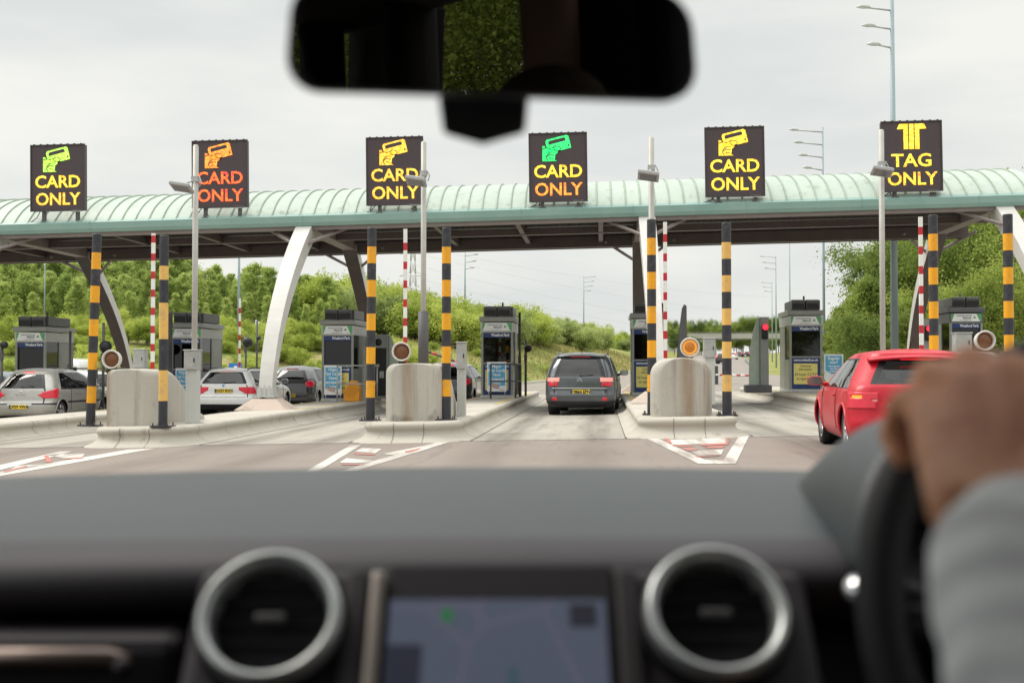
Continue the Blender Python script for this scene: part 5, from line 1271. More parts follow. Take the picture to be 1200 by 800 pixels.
# --- silver hatchback
sp = dict(L=4.2, H=1.51, paint=M['p_silver'], ztop=1.44, belt=.93, wtop=1.36, rw=(.98, 1.33), wheels=(.75, 3.35), wr=.31, mirror=(3.0, .98), handles=(1.6, 2.5), doors=(1.25, 2.15, 3.1), rr=.30, bow=.14, seat_y=(1.1, 2.1),
    rear=[(.2, .14), (.3, .03), (.5, 0), (.62, .08), (.75, .11), (.95, .17), (1.1, .28), (1.33, .5), (1.44, .7)], front=[(.2, 4.05), (.45, 4.2), (.7, 4.1), (.85, 3.8), (.95, 3.45), (1.2, 3.0), (1.36, 2.65), (1.44, 2.35)],
    width=[(.2, .78), (.35, .85), (.6, .87), (.9, .86), (1.05, .81), (1.3, .68), (1.44, .58)], swin=[(.06, .17), (.185, .44), (.455, .74), (.75, .9)], zlow=.24, rglass=M['carglass'])
def tail(seg, f, ax, y, z, s):
    sd = 'R' if s > 0 else 'L'; q = ax - .42 if seg == 'R' else (.25 + f * .35 if seg == 'K' else 9)
    if 0 < q < .62 and .70 + max(0, .10 - q * .5) < z < .78 + q * .33 and z < .97: return 'tail_light.' + sd
    if .52 < z < .565 and ((seg == 'R' and ax > .35) or (seg == 'K') or (seg == 'S' and f < .04)): return 'bumper_strip.' + sd
    if .56 < z < .60 and seg == 'S' and .12 < f < .82: return 'bumper_strip.' + sd
sp['region'] = common(sp, tail)
b0 = Vector((PY(22, 440, 29.3).x, 29.3, 0)); b0.z = gz(b0.x, b0.y)
t = car('silver_hatchback', 'champagne silver five-door hatchback at the left edge of the frame', sp, b0, R(0))
plate(t, sp, 'OF59 VWA', .47, off=-.012); wiper(t, sp, .985, .0, .3); high_brake(t, sp, 1.39, .3, M['braklight'])
m = MB(); m.lathe([(0, -.012), (.035, -.01), (.04, 0)], c=(0, rp(sp, .85), .85), axis='y', n=16); m.tube([(-.14, rp(sp, .8) - .01, .80), (.14, rp(sp, .8) - .01, .80)], .008, 6); m.build('badge', M['chrome'], t)
# --- white estate
sp = dict(L=4.5, H=1.43, paint=M['p_white'], ztop=1.375, belt=.90, wtop=1.30, rw=(.97, 1.28), wheels=(.95, 3.7), wr=.32, mirror=(3.0, .95), handles=(1.6, 2.6), doors=(1.35, 2.3, 3.2), rr=.24, bow=.09, seat_y=(1.4, 2.4),
    rear=[(.2, .14), (.3, .03), (.5, 0), (.64, .06), (.95, .08), (1.05, .14), (1.2, .24), (1.3, .31), (1.375, .38)], front=[(.2, 4.35), (.45, 4.5), (.65, 4.42), (.8, 4.15), (.9, 3.6), (1.1, 3.1), (1.3, 2.6), (1.375, 2.3)],
    width=[(.2, .80), (.35, .88), (.6, .905), (.85, .89), (1.0, .84), (1.2, .72), (1.3, .65), (1.375, .58)], swin=[(.04, .22), (.235, .48), (.495, .78), (.79, .88)], zlow=.36, rglass=M['privacy'])
def tail(seg, f, ax, y, z, s):
    sd = 'R' if s > 0 else 'L'; q = ax - .46 if seg == 'R' else (.21 + f * .35 if seg == 'K' else 9)
    if 0 < q < .5 and .66 + max(0, .12 - q * .6) < z < .86 - max(0, (q - .42)) * 1.5: return 'tail_light.' + sd
sp['region'] = common(sp, tail)
b0 = Vector((PY(261, 440, 32.5).x, 32.5, 0)); b0.z = gz(b0.x, b0.y)
t = car('white_estate_car', 'white estate car with a dark lower bumper, left of the wide white arch leg', sp, b0, R(0))
plate(t, sp, 'WX57 RWV', .75, off=-.014); wiper(t, sp, .98, .02, .34); high_brake(t, sp, 1.335, .42, M['braklight']); spoiler(t, sp, 1.36, .52, M['p_white'], .08)
m = MB(); m.lathe([(0, -.014), (.03, -.012), (.04, 0)], c=(0, rp(sp, .9), .9), axis='y', n=20); m.build('round_badge', M['sky_blue'], t)
for sx in (-1, 1): m = MB(); m.tube([(sx * .57, .55, 1.37), (sx * .57, .9, 1.42), (sx * .56, 2.4, 1.42), (sx * .54, 2.6, 1.38)], .014, 8); m.build('roof_rail', M['black'], t)
# --- dark grey hatchback
sp = dict(L=4.3, H=1.50, paint=M['p_dgrey'], ztop=1.43, belt=.96, wtop=1.34, rw=(1.02, 1.32), wheels=(.8, 3.4), wr=.31, mirror=(3.0, 1.0), handles=(1.6, 2.5), doors=(1.25, 2.2, 3.1), rr=.32, bow=.16, seat_y=(1.2, 2.2),
    rear=[(.2, .14), (.3, .03), (.5, 0), (.7, .05), (.95, .12), (1.1, .22), (1.33, .45), (1.43, .62)], front=[(.2, 4.1), (.45, 4.3), (.7, 4.2), (.85, 3.9), (.97, 3.5), (1.2, 3.0), (1.36, 2.6), (1.43, 2.35)],
    width=[(.2, .78), (.35, .86), (.6, .89), (.95, .87), (1.05, .83), (1.3, .70), (1.43, .58)], swin=[(.08, .19), (.2, .44), (.455, .74), (.75, .9)], zlow=.24, rglass=M['privacy'])
def tail(seg, f, ax, y, z, s):
    sd = 'R' if s > 0 else 'L'
    if seg in 'RK':
        a = ax; 
        if ((a - .70) / .13) ** 2 + ((z - .86) / .11) ** 2 < 1 and y < .6: return 'tail_light.' + sd
sp['region'] = common(sp, tail)
sp2 = sp
b0 = Vector((0, 38.6, 0)); b0.x = PY(338, 440, 38.6).x; b0.z = gz(b0.x, b0.y)
t = car('dark_hatchback', 'dark grey hatchback half hidden behind the wide white arch leg', sp, b0, R(0)); plate(t, sp, 'LA08 FKP', .47, off=-.014); high_brake(t, sp, 1.38, .4, M['taillight'])
# --- black car in the next lane
sp = dict(sp2); sp['paint'] = M['p_black']; sp['region'] = common(sp, tail)
b0 = Vector((PY(520, 440, 36.5).x, 36.5, 0)); b0.z = gz(b0.x, b0.y); t = car('black_hatchback', 'glossy black hatchback at the middle booth, mostly behind the stained block', sp, b0, R(-2)); high_brake(t, sp, 1.40, .5, M['braklight']); plate(t, sp, 'BV11 KHT', .47, off=-.014)
sp = dict(sp2); sp['paint'] = M['p_black']; sp['region'] = common(sp, tail)
AH = Vector((-.42, 34.2, gz(-.42, 34.2))); car('black_car', 'black car ahead of the people carrier, drawn up to the booth window', sp, AH, R(-3))
# --- white car, van and pale blue car on the far left
sp = dict(sp2); sp['paint'] = M['p_white']; sp['region'] = common(sp, tail)
b0 = Vector((PY(80, 440, 42).x, 42, 0)); b0.z = gz(b0.x, b0.y); t = car('white_hatchback', 'white hatchback ahead of the silver hatchback, behind the leaning post', sp, b0, 0)
sp = dict(sp2); sp['paint'] = M['p_blue']; sp['region'] = common(sp, tail)
b0 = Vector((PY(-24, 440, 36).x, 36, 0)); b0.z = gz(b0.x, b0.y); t = car('blue_hatchback', 'pale blue car just showing at the left edge of the frame', sp, b0, 0)
sp = dict(L=5.2, H=2.15, paint=M['p_white'], cat='van', ztop=2.0, belt=1.15, wtop=1.75, rw=(1.25, 1.7), wheels=(1.0, 4.1), wr=.34, mirror=(4.0, 1.3), handles=(3.2,), doors=(2.0, 3.0, 4.0), rr=.14, bow=.03, seat_y=(3.0, 3.3),
    rear=[(.25, .08), (.4, 0), (1.1, .02), (1.8, .10), (2.0, .2)], front=[(.25, 5.0), (.5, 5.2), (.9, 5.05), (1.1, 4.6), (1.5, 4.2), (1.8, 3.8), (2.0, 3.4)], width=[(.25, .88), (.5, .93), (1.1, .93), (1.8, .84), (2.0, .74)], swin=[(.70, .86)], zlow=.42, rglass=M['privacy'], zb=.25)
def tail(seg, f, ax, y, z, s):
    if .8 < z < 1.25 and seg == 'K' : return 'tail_light.' + ('R' if s > 0 else 'L')
sp['region'] = common(sp, tail)
b0 = Vector((PY(70, 440, 50).x, 50, 0)); b0.z = gz(b0.x, b0.y); car('white_van', 'white van whose roof shows right of the booth behind the silver hatchback', sp, b0, 0)
# far traffic
sp = dict(sp2); sp['res'] = .4; sp['region'] = common(sp, tail); far = [(845, 160, M['p_black'], 'small dark car on the motorway nearest the exit barrier'), (858, 230, M['p_white'], 'tiny white car far off on the motorway'), (866, 300, M['p_dgrey'], 'tiny dark car far off, left one of the pair near the bridge'), (875, 300, M['p_black'], 'tiny dark car far off, right one of the pair near the bridge')]
for px, Y, mt, lab in far:
    sp['paint'] = mt; x = PY(px, 420, Y).x; car('distant_car', lab, sp, Vector((x, Y, gz(x, Y))), R(-12), 'distant cars on the motorway')
# ============================================================ the car one sits in
M['dash'] = pbr('dash_top_vinyl', (.024, .030, .034), .42, col2=(.030, .036, .041), scale=3, bump=.12, bscale=900, spec=.42)
M['dash_edge'] = pbr('dash_edge_vinyl', (.022, .018, .023), .6, bump=.1, bscale=900)
M['dash_dark'] = pbr('dash_dark_plastic', (.011, .009, .013), .7, col2=(.009, .007, .01), spec=.3)
M['stack'] = pbr('centre_stack_plastic', (.020, .016, .020), .6, col2=(.024, .02, .023), spec=.3)
M['satin'] = pbr('satin_silver', (.46, .48, .48), .36, .75, col2=(.50, .52, .52))
M['leather'] = pbr('wheel_leather', (.009, .009, .011), .6, col2=(.012, .012, .014), bump=.1, bscale=500, spec=.22)
M['headlining'] = pbr('headlining', (.022, .02, .02), .95)
M['trimbrown'] = pbr('brushed_trim', (.22, .17, .15), .35, .7)
RIG = Matrix.Rotation(YAW, 4, 'Z')
own = thing('car_interior', 'dark car interior around the viewer, with dashboard, round vents, mirror and steering wheel', 'car interior', (0, 0, 0), YAW)
CMl = Matrix.Rotation(R(90) + PITCH, 3, 'X')
def W(px, py, d):                       # pixel -> car coordinates at forward distance d
    r = CMl @ Vector(((px - 600) / F, (400 - py) / F, -1)); r *= d / r.y
    return Vector((r.x, r.y, CAMZ + r.z))
# dashboard top: rolls from the windscreen edge to a padded front lip
def dash_far(x): return 1.52 - .10 * (x / .75) ** 2
zf = W(582, 547, 1.52).z; zn = W(582, 640, .93).z
m = MB(); rows = []
for k in range(61):
    x = -.78 + 1.56 * k / 60; yf = dash_far(x); dz = -.012 * (x / .75) ** 2
    pr = [(yf + .02, zf - .06), (yf, zf - .006), (yf - .03, zf)]
    for q in range(1, 10): f = q / 10; pr.append((yf - .03 + (.96 - yf + .03) * f, zf + (zn + .006 - zf) * f + .022 * math.sin(math.pi * f)))
    pr += [(.955, zn + .004)]
    rows.append([(x, y, z + dz) for y, z in pr])
m.grid(rows); dash = m.build('dashboard', M['dash'], own)
m = MB(); rows = []
for k in range(61):
    x = -.78 + 1.56 * k / 60; dz = -.012 * (x / .75) ** 2
    pr = [(.955, zn + .0045)] + [(.955 - .055 * math.sin(a), zn - .026 + .030 * math.cos(a)) for a in np.linspace(.2, 2.6, 10)] + [(.95, zn - .062), (1.02, zn - .07)]
    rows.append([(x, y, z + dz) for y, z in pr])
m.grid(rows); m.build('padded_edge', M['dash_edge'], dash)
# dark face below, glovebox, trim
m = MB(); m.grid([[(x, y, z) for y, z in ((1.0, zn - .03), (.965, zn - .07), (.93, zn - .12), (.90, zn - .2), (.90, zn - .6))] for x in (-.78, -.3, .3, .78)], smooth=False); m.build('lower_dashboard', M['dash_dark'], dash)
a, b_ = W(-60, 742, .86), W(205, 742, .86); m = MB(); m.box(((a.x + b_.x) / 2 - .1, .90, a.z - .05), (b_.x - a.x + .2, .06, .09)); m.build('glovebox', M['stack'], dash, bevel=.012)
a, b_ = W(-80, 776, .85), W(150, 776, .85); m = MB(); m.tube([(a.x - .1, .865, a.z), (b_.x - .02, .865, b_.z), (b_.x, .875, b_.z - .004)], [.008, .008, .004], 10); m.build('trim_strip', M['trimbrown'], dash)
m = MB(); m.lathe([(0, -.004), (.006, -.003), (.0075, .003)], c=tuple(W(142, 783, .845)), axis='y', n=16); m.build('glovebox_button', M['stack'], dash)
# centre stack: leans back; u across, v up the face
VC = W(317, 725, .82); th = R(40); du = Vector((1, 0, 0)); dv = Vector((0, math.sin(th), math.cos(th))); dn = Vector((0, -math.cos(th), math.sin(th)))
def S(px, v, n=0):                      # face coordinates; px gives x at the vent depth
    x = W(px, 725, .82).x; return Vector((x, VC.y, VC.z)) + dv * v + dn * n
def panel(px0, px1, v0, v1, n0, n1, name, mat, parent, bevel=.004):
    m = MB(); A, B = S(px0, 0).x, S(px1, 0).x
    vs = [Vector((x, VC.y, VC.z)) + dv * v + dn * n for n in (n0, n1) for v in (v0, v1) for x in (A, B)]
    m.add(vs, [(0, 1, 3, 2), (4, 6, 7, 5), (0, 4, 5, 1), (2, 3, 7, 6), (0, 2, 6, 4), (1, 5, 7, 3)]); return m.build(name, mat, parent, bevel=bevel)
st = panel(214, 960, -.30, .052, -.08, -.012, 'centre_stack', M['stack'], own, .012)
for px in (317, 840):
    c = S(px, 0 if px < 500 else .004, 0); basis = Matrix((du, dv, dn)).transposed()
    def LV(prof, n=56, wob=None):
        m = MB(); m.lathe(prof, n=n); m.v = [tuple(c + basis @ Vector(v)) for v in m.v]; return m
    v_ = LV([(.0515, -.03), (.052, .004), (.0505, .010), (.0475, .012), (.0435, .009), (.0415, .002), (.0408, -.012), (.0408, -.03)]).build('air_vent', M['satin'], own)
    LV([(.0408, -.03), (.0, -.031)]).build('vent_back', M['black'], v_)
    LV([(.0555, -.012), (.055, -.006), (.052, -.002)]).build('vent_collar', M['dash_dark'], v_)
    for q in range(-2, 3):
        w = math.sqrt(.0400 ** 2 - (q * .0155) ** 2); m = MB(); m.box((0, 0, 0), (2 * w, .0115, .002), Matrix.Rotation(R(32), 3, 'X')); m.v = [tuple(c + basis @ (Vector(v) + Vector((0, q * .0155, -.008)))) for v in m.v]; m.build('vent_slat', M['dash_dark'], v_)
    m = MB(); m.box((0, 0, .001), (.022, .007, .006)); m.v = [tuple(c + basis @ Vector(v)) for v in m.v]; m.build('vent_tab', pbr('vent_tab', (.03, .028, .03), .5), v_, bevel=.002)
panel(400, 428, -.30, .045, -.012, -.004, 'stack_trim', M['stack'], st)
panel(430, 447, -.30, .040, -.010, .001, 'stack_trim', pbr('light_stack_trim', (.22, .19, .17), .4, .3), st)
panel(724, 752, -.30, .045, -.012, -.004, 'stack_trim', M['stack'], st)
bz = panel(447, 724, -.28, .050, -.02, -.006, 'screen_bezel', M['dash_dark'], own)
# lit navigation map
mm = bpy.data.materials.new('navigation_map'); mm.use_nodes = True; t = mm.node_tree; b = t.nodes['Principled BSDF']; b.inputs['Base Color'].default_value = (.02, .02, .03, 1); b.inputs['Roughness'].default_value = .2
c_ = N(t, 'ShaderNodeTexCoord'); v1 = N(t, 'ShaderNodeTexVoronoi', feature='DISTANCE_TO_EDGE'); v1.inputs['Scale'].default_value = 14; t.links.new(c_.outputs['Object'], v1.inputs[0])
r_ = N(t, 'ShaderNodeValToRGB'); r_.color_ramp.elements[0].position = .012; r_.color_ramp.elements[0].color = (.15, .15, .21, 1); r_.color_ramp.elements[1].position = .035; r_.color_ramp.elements[1].color = (.115, .135, .185, 1); t.links.new(v1.outputs[0], r_.inputs[0])
t.links.new(r_.outputs[0], b.inputs['Emission Color']); b.inputs['Emission Strength'].default_value = .36
scn = panel(455, 711, -.24, .018, -.0055, -.004, 'display', mm, bz, 0)
def chip(px0, px1, v0, v1, col, e=.5, nm='screen_icon'):
    panel(px0, px1, v0, v1, -.0035, -.003, nm, pbr('screen_%d_%d_%d' % tuple(int(q * 255) for q in col), (.01, .01, .01), .3, emit=col, estr=e), bz, 0)
chip(456, 496, -.052, -.018, (.02, .022, .04)); chip(458, 492, -.072, -.060, (.03, .035, .05)); chip(517, 530, .000, .010, (.02, .16, .05)); chip(668, 700, -.004, .014, (.02, .02, .03)); chip(596, 606, -.055, -.035, (.04, .09, .11)); chip(585, 598, -.082, -.074, (.35, .03, .06)); chip(500, 700, -.084, -.076, (.03, .03, .045))
# instrument hood
m = MB(); rows = []
cx = W(1180, 500, 1.0).x
for k in range(15):
    f = k / 14; y = .86 + .50 * f; hw = .172 - .03 * f; top = W(1100, 474, .92).z - (zn - .015); h = top * (1 - .78 * smooth(.25, 1, f)); row = []
    for q in range(33):
        a = math.pi * q / 32; ex = .62
        row.append((cx - hw * math.copysign(abs(math.cos(a)) ** ex, math.cos(a)), y - .05 * (1 - math.sin(a)) * 0 + .045 * math.sin(a) * (1 - f), zn - .02 + h * abs(math.sin(a)) ** .8))
    rows.append(row)
m.grid(rows); hood = m.build('instrument_hood', M['dash'], own); sl = hood.modifiers.new('t', 'SOLIDIFY'); sl.thickness = .012; sl.offset = -1
m = MB(); m.grid([[(x + dx, y - .004 + dy, z + dz) for dx, dy, dz in ((0, 0, .004), (0, -.012, 0), (0, -.004, -.012))] for x, y, z in rows[0]]); m.build('hood_lip', M['dash_edge'], hood)
m = MB(); m.box((cx, 1.0, zn - .04), (.30, .01, .14)); gp = m.build('gauge_panel', M['black'], own)
for sx in (-1, 1):
    m = MB(); m.lathe([(.055, .0), (.06, -.012), (.052, -.004)], c=(cx + sx * .08, .99, zn - .04), axis='y', n=30); m.build('gauge_ring', M['stack'], gp)
# steering column, wheel, stalk knob
WC = Vector((.415, .70, W(1035, 742, .68).z)); RW = .188; tl = R(24); wu = Vector((1, 0, 0)); wv = Vector((0, math.sin(tl), math.cos(tl))); wn = Vector((0, -math.cos(tl), math.sin(tl)))
pts = [WC + wu * RW * math.cos(a) + wv * RW * math.sin(a) for a in np.linspace(0, 2 * math.pi, 73)]
m = MB(); m.tube(pts, .0155, 14, cap=False); wh = m.build('steering_wheel', M['leather'], own)
for a in (R(180), R(0), R(250), R(290)):
    m = MB(); e = WC + wu * RW * math.cos(a) + wv * RW * math.sin(a); i_ = WC + wu * .05 * math.cos(a) + wv * .05 * math.sin(a) - wn * .02; m.tube([e, i_], [.012, .022], 10); m.build('spoke', M['leather'], wh)
m = MB(); m.lathe([(0, .02), (.04, .018), (.062, .0), (.06, -.03)], n=30); bs = Matrix((wu, wv, wn)).transposed(); m.v = [tuple(WC - wn * .02 + bs @ Vector(v)) for v in m.v]; m.build('hub', M['leather'], wh)
m = MB(); m.tube([WC - wn * .03, WC - wn * .25], [.06, .07], 16); m.build('steering_column', M['dash_dark'], own)
k0 = W(1008, 692, .80); m = MB(); m.tube([WC - wn * .07 - wu * .06, k0 + Vector((.03, .005, 0)), k0 + Vector((.006, 0, 0))], [.011, .009, .008], 10); stk = m.build('indicator_stalk', M['dash_dark'], own)
m = MB()
for k in range(9):
    pass
m.lathe([(0, -.011), (.006, -.0105), (.0105, -.006), (.0115, .001), (.010, .008), (0, .010)], c=tuple(k0), axis='y', n=24); m.build('silver_button', pbr('polished_knob', (.8, .8, .82), .12, 1), stk)
# rear-view mirror
def rrect(w, h, r, n=10):
    pts = []
    for sx, sy, a0 in ((1, 1, 0), (-1, 1, 90), (-1, -1, 180), (1, -1, 270)):
        for k in range(n + 1): a = R(a0 + 90 * k / n); pts.append((sx * (w / 2 - r) + r * math.cos(a), sy * (h / 2 - r) + r * math.sin(a)))
    return pts
MC = W(584, 49, .71); mrot = Matrix.Rotation(R(12), 3, 'Z') @ Matrix.Rotation(R(5.5), 3, 'X') @ Matrix.Rotation(R(-1.2), 3, 'Y')
def mp_(u, v, n): return MC + mrot @ Vector((u, n, v))
def rr2(s, dn_, off=0):
    w_, h_ = .259 * s, .070 + (s - 1) * .1
    return [mp_(u * (1 - .05 * (v / .035) * 0 + .025 * (-v / .035)), v + .003 * (1 - (u / .128) ** 2), dn_) for u, v in rrect(w_, h_ + off, .024)]
m = MB(); m.grid([rr2(.80, .030), rr2(.95, .022), rr2(1.0, .008), rr2(1.0, -.003), rr2(.985, -.006), rr2(.965, -.005)], closed=True); n_ = len(rr2(1, 0)); m.f.append(tuple(range(n_))); m.m.append(0); m.sm.append(False)
mir = m.build('rear_view_mirror', M['black'], own)
m = MB(); m.add(rr2(.967, -.0052), [tuple(range(n_))]); m.build('mirror_glass', pbr('tinted_mirror', (.17, .17, .16), .0, 1.0, col2=(.17, .17, .16)), mir)
m = MB(); pp = [(513, 112), (620, 112), (616, 156), (566, 170), (519, 157)]; d0 = .76
m.add([W(a, b__, d0) for a, b__ in pp] + [W(a, b__, d0) + Vector((0, .07, .015)) for a, b__ in pp], [(4, 3, 2, 1, 0), (5, 6, 7, 8, 9)] + [(i, (i + 1) % 5, (i + 1) % 5 + 5, i + 5) for i in range(5)]); m.build('sensor_pod', M['black'], own, bevel=.003)
p0 = W(567, 60, .74); m = MB(); m.tube([p0, p0 + Vector((0, .05, .05)), p0 + Vector((0, .06, .12))], .016, 12); m.build('mirror_stem', M['black'], mir)
# cabin shell behind and above the camera
HR = CAMZ + .52
m = MB(); m.grid([[(x, y, HR + .02 - .05 * (x / .7) ** 2 - .03 * max(0, y - .2)) for x in np.linspace(-.72, .72, 13)] for y in np.linspace(-2.3, .86, 14)]); rf = m.build('roof_lining', M['headlining'], own); sl = rf.modifiers.new('t', 'SOLIDIFY'); sl.thickness = .04; sl.offset = 1
zs_ = zf - .05
for sx in (-1, 1):
    for nm, pts, r_ in (('windscreen_pillar', [(sx * .80, 1.42, zs_), (sx * .70, .84, HR - .02)], .04), ('door_pillar', [(sx * .80, -.28, .75), (sx * .70, -.30, HR - .02)], .055), ('rear_pillar', [(sx * .78, -1.62, .8), (sx * .68, -1.52, HR - .02)], .07), ('tail_pillar', [(sx * .72, -2.35, .8), (sx * .62, -2.2, HR - .02)], .07)):
        m = MB(); m.tube([Vector(pts[0]), Vector(pts[0]).lerp(Vector(pts[1]), .5), Vector(pts[1])], r_, 10); m.build(nm, M['headlining'] if nm == 'rear_pillar' else M['dash_dark'], own)
    m = MB(); m.box((sx * .77, -.50, 1.3), (.05, .46, .84)); m.build('pillar_trim_panel', M['dash_dark'], own, bevel=.02)
    m = MB(); m.box((sx * .77, -1.95, 1.3), (.05, .8, .84)); m.build('rear_side_trim', M['dash_dark'], own, bevel=.02)
    m = MB(); m.tube([(sx * .75, -.72, .9), (sx * .73, -.71, 1.3), (sx * .68, -.70, HR - .02)], .06, 10); m.build('pillar_lining', pbr('brown_pillar_lining', (.42, .27, .21), .8), own)
    m = MB(); m.box((sx * .83, -.4, .66), (.10, 3.9, .82)); m.build('door_panel', M['dash_dark'], own, bevel=.03)
m = MB(); m.box((0, -2.4, .66), (1.6, .1, .82)); m.build('tailgate_panel', M['dash_dark'], own)
m = MB(); m.box((0, -.4, .24), (1.7, 4.0, .04)); m.build('cabin_floor', M['dash_dark'], own)
m = MB(); m.box((0, 1.25, .55), (1.66, .6, .62)); m.build('bulkhead', M['dash_dark'], own)
for x, y in ((-.40, -.42), (.40, -.42), (-.42, -1.35), (0, -1.35), (.42, -1.35)):
    m = MB(); m.box((x, y, .92), (.42 if y > -1 else .36, .13, .58), Matrix.Rotation(R(-12), 3, 'X')); s_ = m.build('seat_back', M['dash_dark'], own, bevel=.04)
    m = MB(); m.box((x, y - .10, CAMZ + .12), (.25, .09, .17)); m.tube([(x - .05, y - .08, 1.1), (x - .05, y - .1, 1.3)], .007, 6); m.build('headrest', M['dash_dark'], s_, bevel=.03)
    m = MB(); m.box((x, y + .28, .55), (.45, .5, .16)); m.build('seat_cushion', M['dash_dark'], s_, bevel=.03)

# ============================================================ the driver
M['skin'] = pbr('skin', (.40, .14, .07), .6, col2=(.66, .34, .20), scale=9, bump=.15, bscale=120, sss=.2, spec=.2)
M['shirt'] = pbr('grey_striped_shirt', (.44, .46, .47), .8, col2=(.56, .58, .58), scale=5, bump=.2, bscale=30)
_t = M['shirt'].node_tree; _w = N(_t, 'ShaderNodeTexWave'); _w.inputs['Scale'].default_value = 14; _w.inputs['Distortion'].default_value = 1.5; _w.bands_direction = 'DIAGONAL'; _cc = N(_t, 'ShaderNodeTexCoord'); _t.links.new(_cc.outputs['Object'], _w.inputs[0])
_r = N(_t, 'ShaderNodeValToRGB'); _r.color_ramp.elements[0].color = (.62, .63, .65, 1); _r.color_ramp.elements[1].color = (.78, .80, .80, 1); _r.color_ramp.elements[0].position = .25; _r.color_ramp.elements[1].position = .6; _t.links.new(_w.outputs[0], _r.inputs[0]); _t.links.new(_r.outputs[0], _t.nodes['Principled BSDF'].inputs['Base Color'])
def capsules(segs, vox, smooth_n):
    """one closed skin over tapered limbs"""
    m = MB()
    for p, q, r0, r1 in segs:
        p, q = Vector(p), Vector(q); ax = (q - p); L_ = max(ax.length, 1e-4); ax /= L_; u = ax.orthogonal().normalized(); v = ax.cross(u); prof = []
        for a in np.linspace(-math.pi / 2, 0, 5): prof.append((r0 * math.cos(a), r0 * math.sin(a)))
        for a in np.linspace(0, math.pi / 2, 5): prof.append((r1 * math.cos(a), L_ + r1 * math.sin(a)))
        o = len(m.v); rows = [[p + ax * h + (u * math.cos(t_) + v * math.sin(t_)) * max(r, 1e-5) for t_ in np.linspace(0, 2 * math.pi, 15)[:-1]] for r, h in prof]
        m.grid(rows, closed=True); n = 14; k0_ = len(rows) - 1
        m.f += [tuple(o + q_ for q_ in range(n - 1, -1, -1)), tuple(o + k0_ * n + q_ for q_ in range(n))]; m.m += [0, 0]; m.sm += [False, False]
    o = m.build('tmp', None, None)
    rm = o.modifiers.new('r', 'REMESH'); rm.mode = 'VOXEL'; rm.voxel_size = vox; rm.use_smooth_shade = True
    s_ = o.modifiers.new('s', 'SMOOTH'); s_.factor = .5; s_.iterations = smooth_n
    dg = bpy.context.evaluated_depsgraph_get(); me = bpy.data.meshes.new_from_object(o.evaluated_get(dg)); bpy.data.objects.remove(o)
    me.polygons.foreach_set('use_smooth', [True] * len(me.polygons)); return me
hd = .60
wr_ = W(1172, 628, .53)
MCP = [W(1094, 492, hd + .035), W(1134, 459, hd + .03), W(1182, 444, hd + .025), (W(1230, 452, hd + .02))]
segs = []
rr_ = [.0098, .0108, .0115, .0112]
rim_dir = Vector((0, .055, -.012))
for k, mc in enumerate(MCP):
    cmc = wr_ + Vector(((k - 1.5) * .011, .004, .012)); segs.append((cmc, mc, .0155, .0140))
    if k: segs.append(((cmc + mc) / 2 + Vector((-.008, .012, 0)), mc + Vector((-.006, .008, -.006)), .014, .011))
    f = 1 + .12 * (k in (1, 2)) - .18 * (k == 0)
    pip = mc + Vector((-.006, .036 * f, .010)); dip = pip + Vector((-.004, .012, -.024 * f)); tip = dip + Vector((.002, -.012, -.018 * f))
    segs += [(mc, pip, rr_[k], rr_[k] * .92), (pip, dip, rr_[k] * .92, rr_[k] * .84), (dip, tip, rr_[k] * .84, rr_[k] * .72)]
tb = wr_ + Vector((.030, .006, .025)); t1 = tb + Vector((.026, .016, .030)); t2 = t1 + Vector((.010, .022, .022)); segs += [(wr_ + Vector((.01, 0, .008)), tb, .019, .016), (tb, t1, .0165, .0125), (t1, t2, .0122, .0095), (tb, MCP[3], .014, .0115)]
elbow = Vector((.205, .235, CAMZ - .275)); sh = Vector((.25, -.12, CAMZ - .10)); shR = Vector((.60, -.12, CAMZ - .10)); nk = Vector((.425, -.12, CAMZ - .07))
segs += [(wr_ + (wr_ - elbow).normalized() * .005, elbow, .027, .040), (elbow, sh, .042, .052), (sh, nk, .055, .06), (shR, nk, .055, .06), (nk, nk + Vector((0, -.0, .10)), .055, .055)]
segs += [(Vector((.425, -.16, CAMZ - .18)), Vector((.425, -.16, .62)), .13, .13), (Vector((.33, -.15, CAMZ - .16)), Vector((.36, -.16, .66)), .10, .11), (Vector((.52, -.15, CAMZ - .16)), Vector((.49, -.16, .66)), .10, .11)]
elR = Vector((.66, .12, CAMZ - .35)); wR = Vector((.585, .55, WC.z + .04)); segs += [(shR, elR, .052, .042), (elR, wR, .040, .027), (wR, wR + Vector((-.0, .07, .035)), .028, .026)]
for k in range(4):
    a = wR + Vector((-.012 + k * .004, .10, .055 - k * .018)); segs += [(wR + Vector((0, .05, .02 - k * .006)), a, .014, .011), (a, a + Vector((-.002, .028, -.010)), .010, .009), (a + Vector((-.002, .028, -.010)), a + Vector((.02, .022, -.026)), .009, .007)]
segs.append((wR + Vector((-.01, .04, .03)), wR + Vector((-.03, .10, .055)), .013, .010))
for sx in (-1, 1):
    hip = Vector((.425 + sx * .10, -.14, .62)); kn = Vector((.425 + sx * .14, .36, .66)); an = Vector((.425 + sx * .10, .72, .34)); segs += [(hip, kn, .085, .06), (kn, an, .058, .04), (an, an + Vector((0, .16, -.02)), .04, .032)]
hc = nk + Vector((0, .015, .20)); segs += [(hc + Vector((0, -.02, .02)), hc + Vector((0, .015, .015)), .088, .082), (hc + Vector((0, .03, -.05)), hc + Vector((0, .045, -.07)), .060, .042), (hc + Vector((0, .092, .0)), hc + Vector((0, .105, -.028)), .010, .014)]
for sx in (-1, 1): segs += [(hc + Vector((sx * .085, -.005, .0)), hc + Vector((sx * .092, -.012, -.035)), .014, .010)]
me = capsules(segs, .0034, 5); me.materials.append(M['skin'])
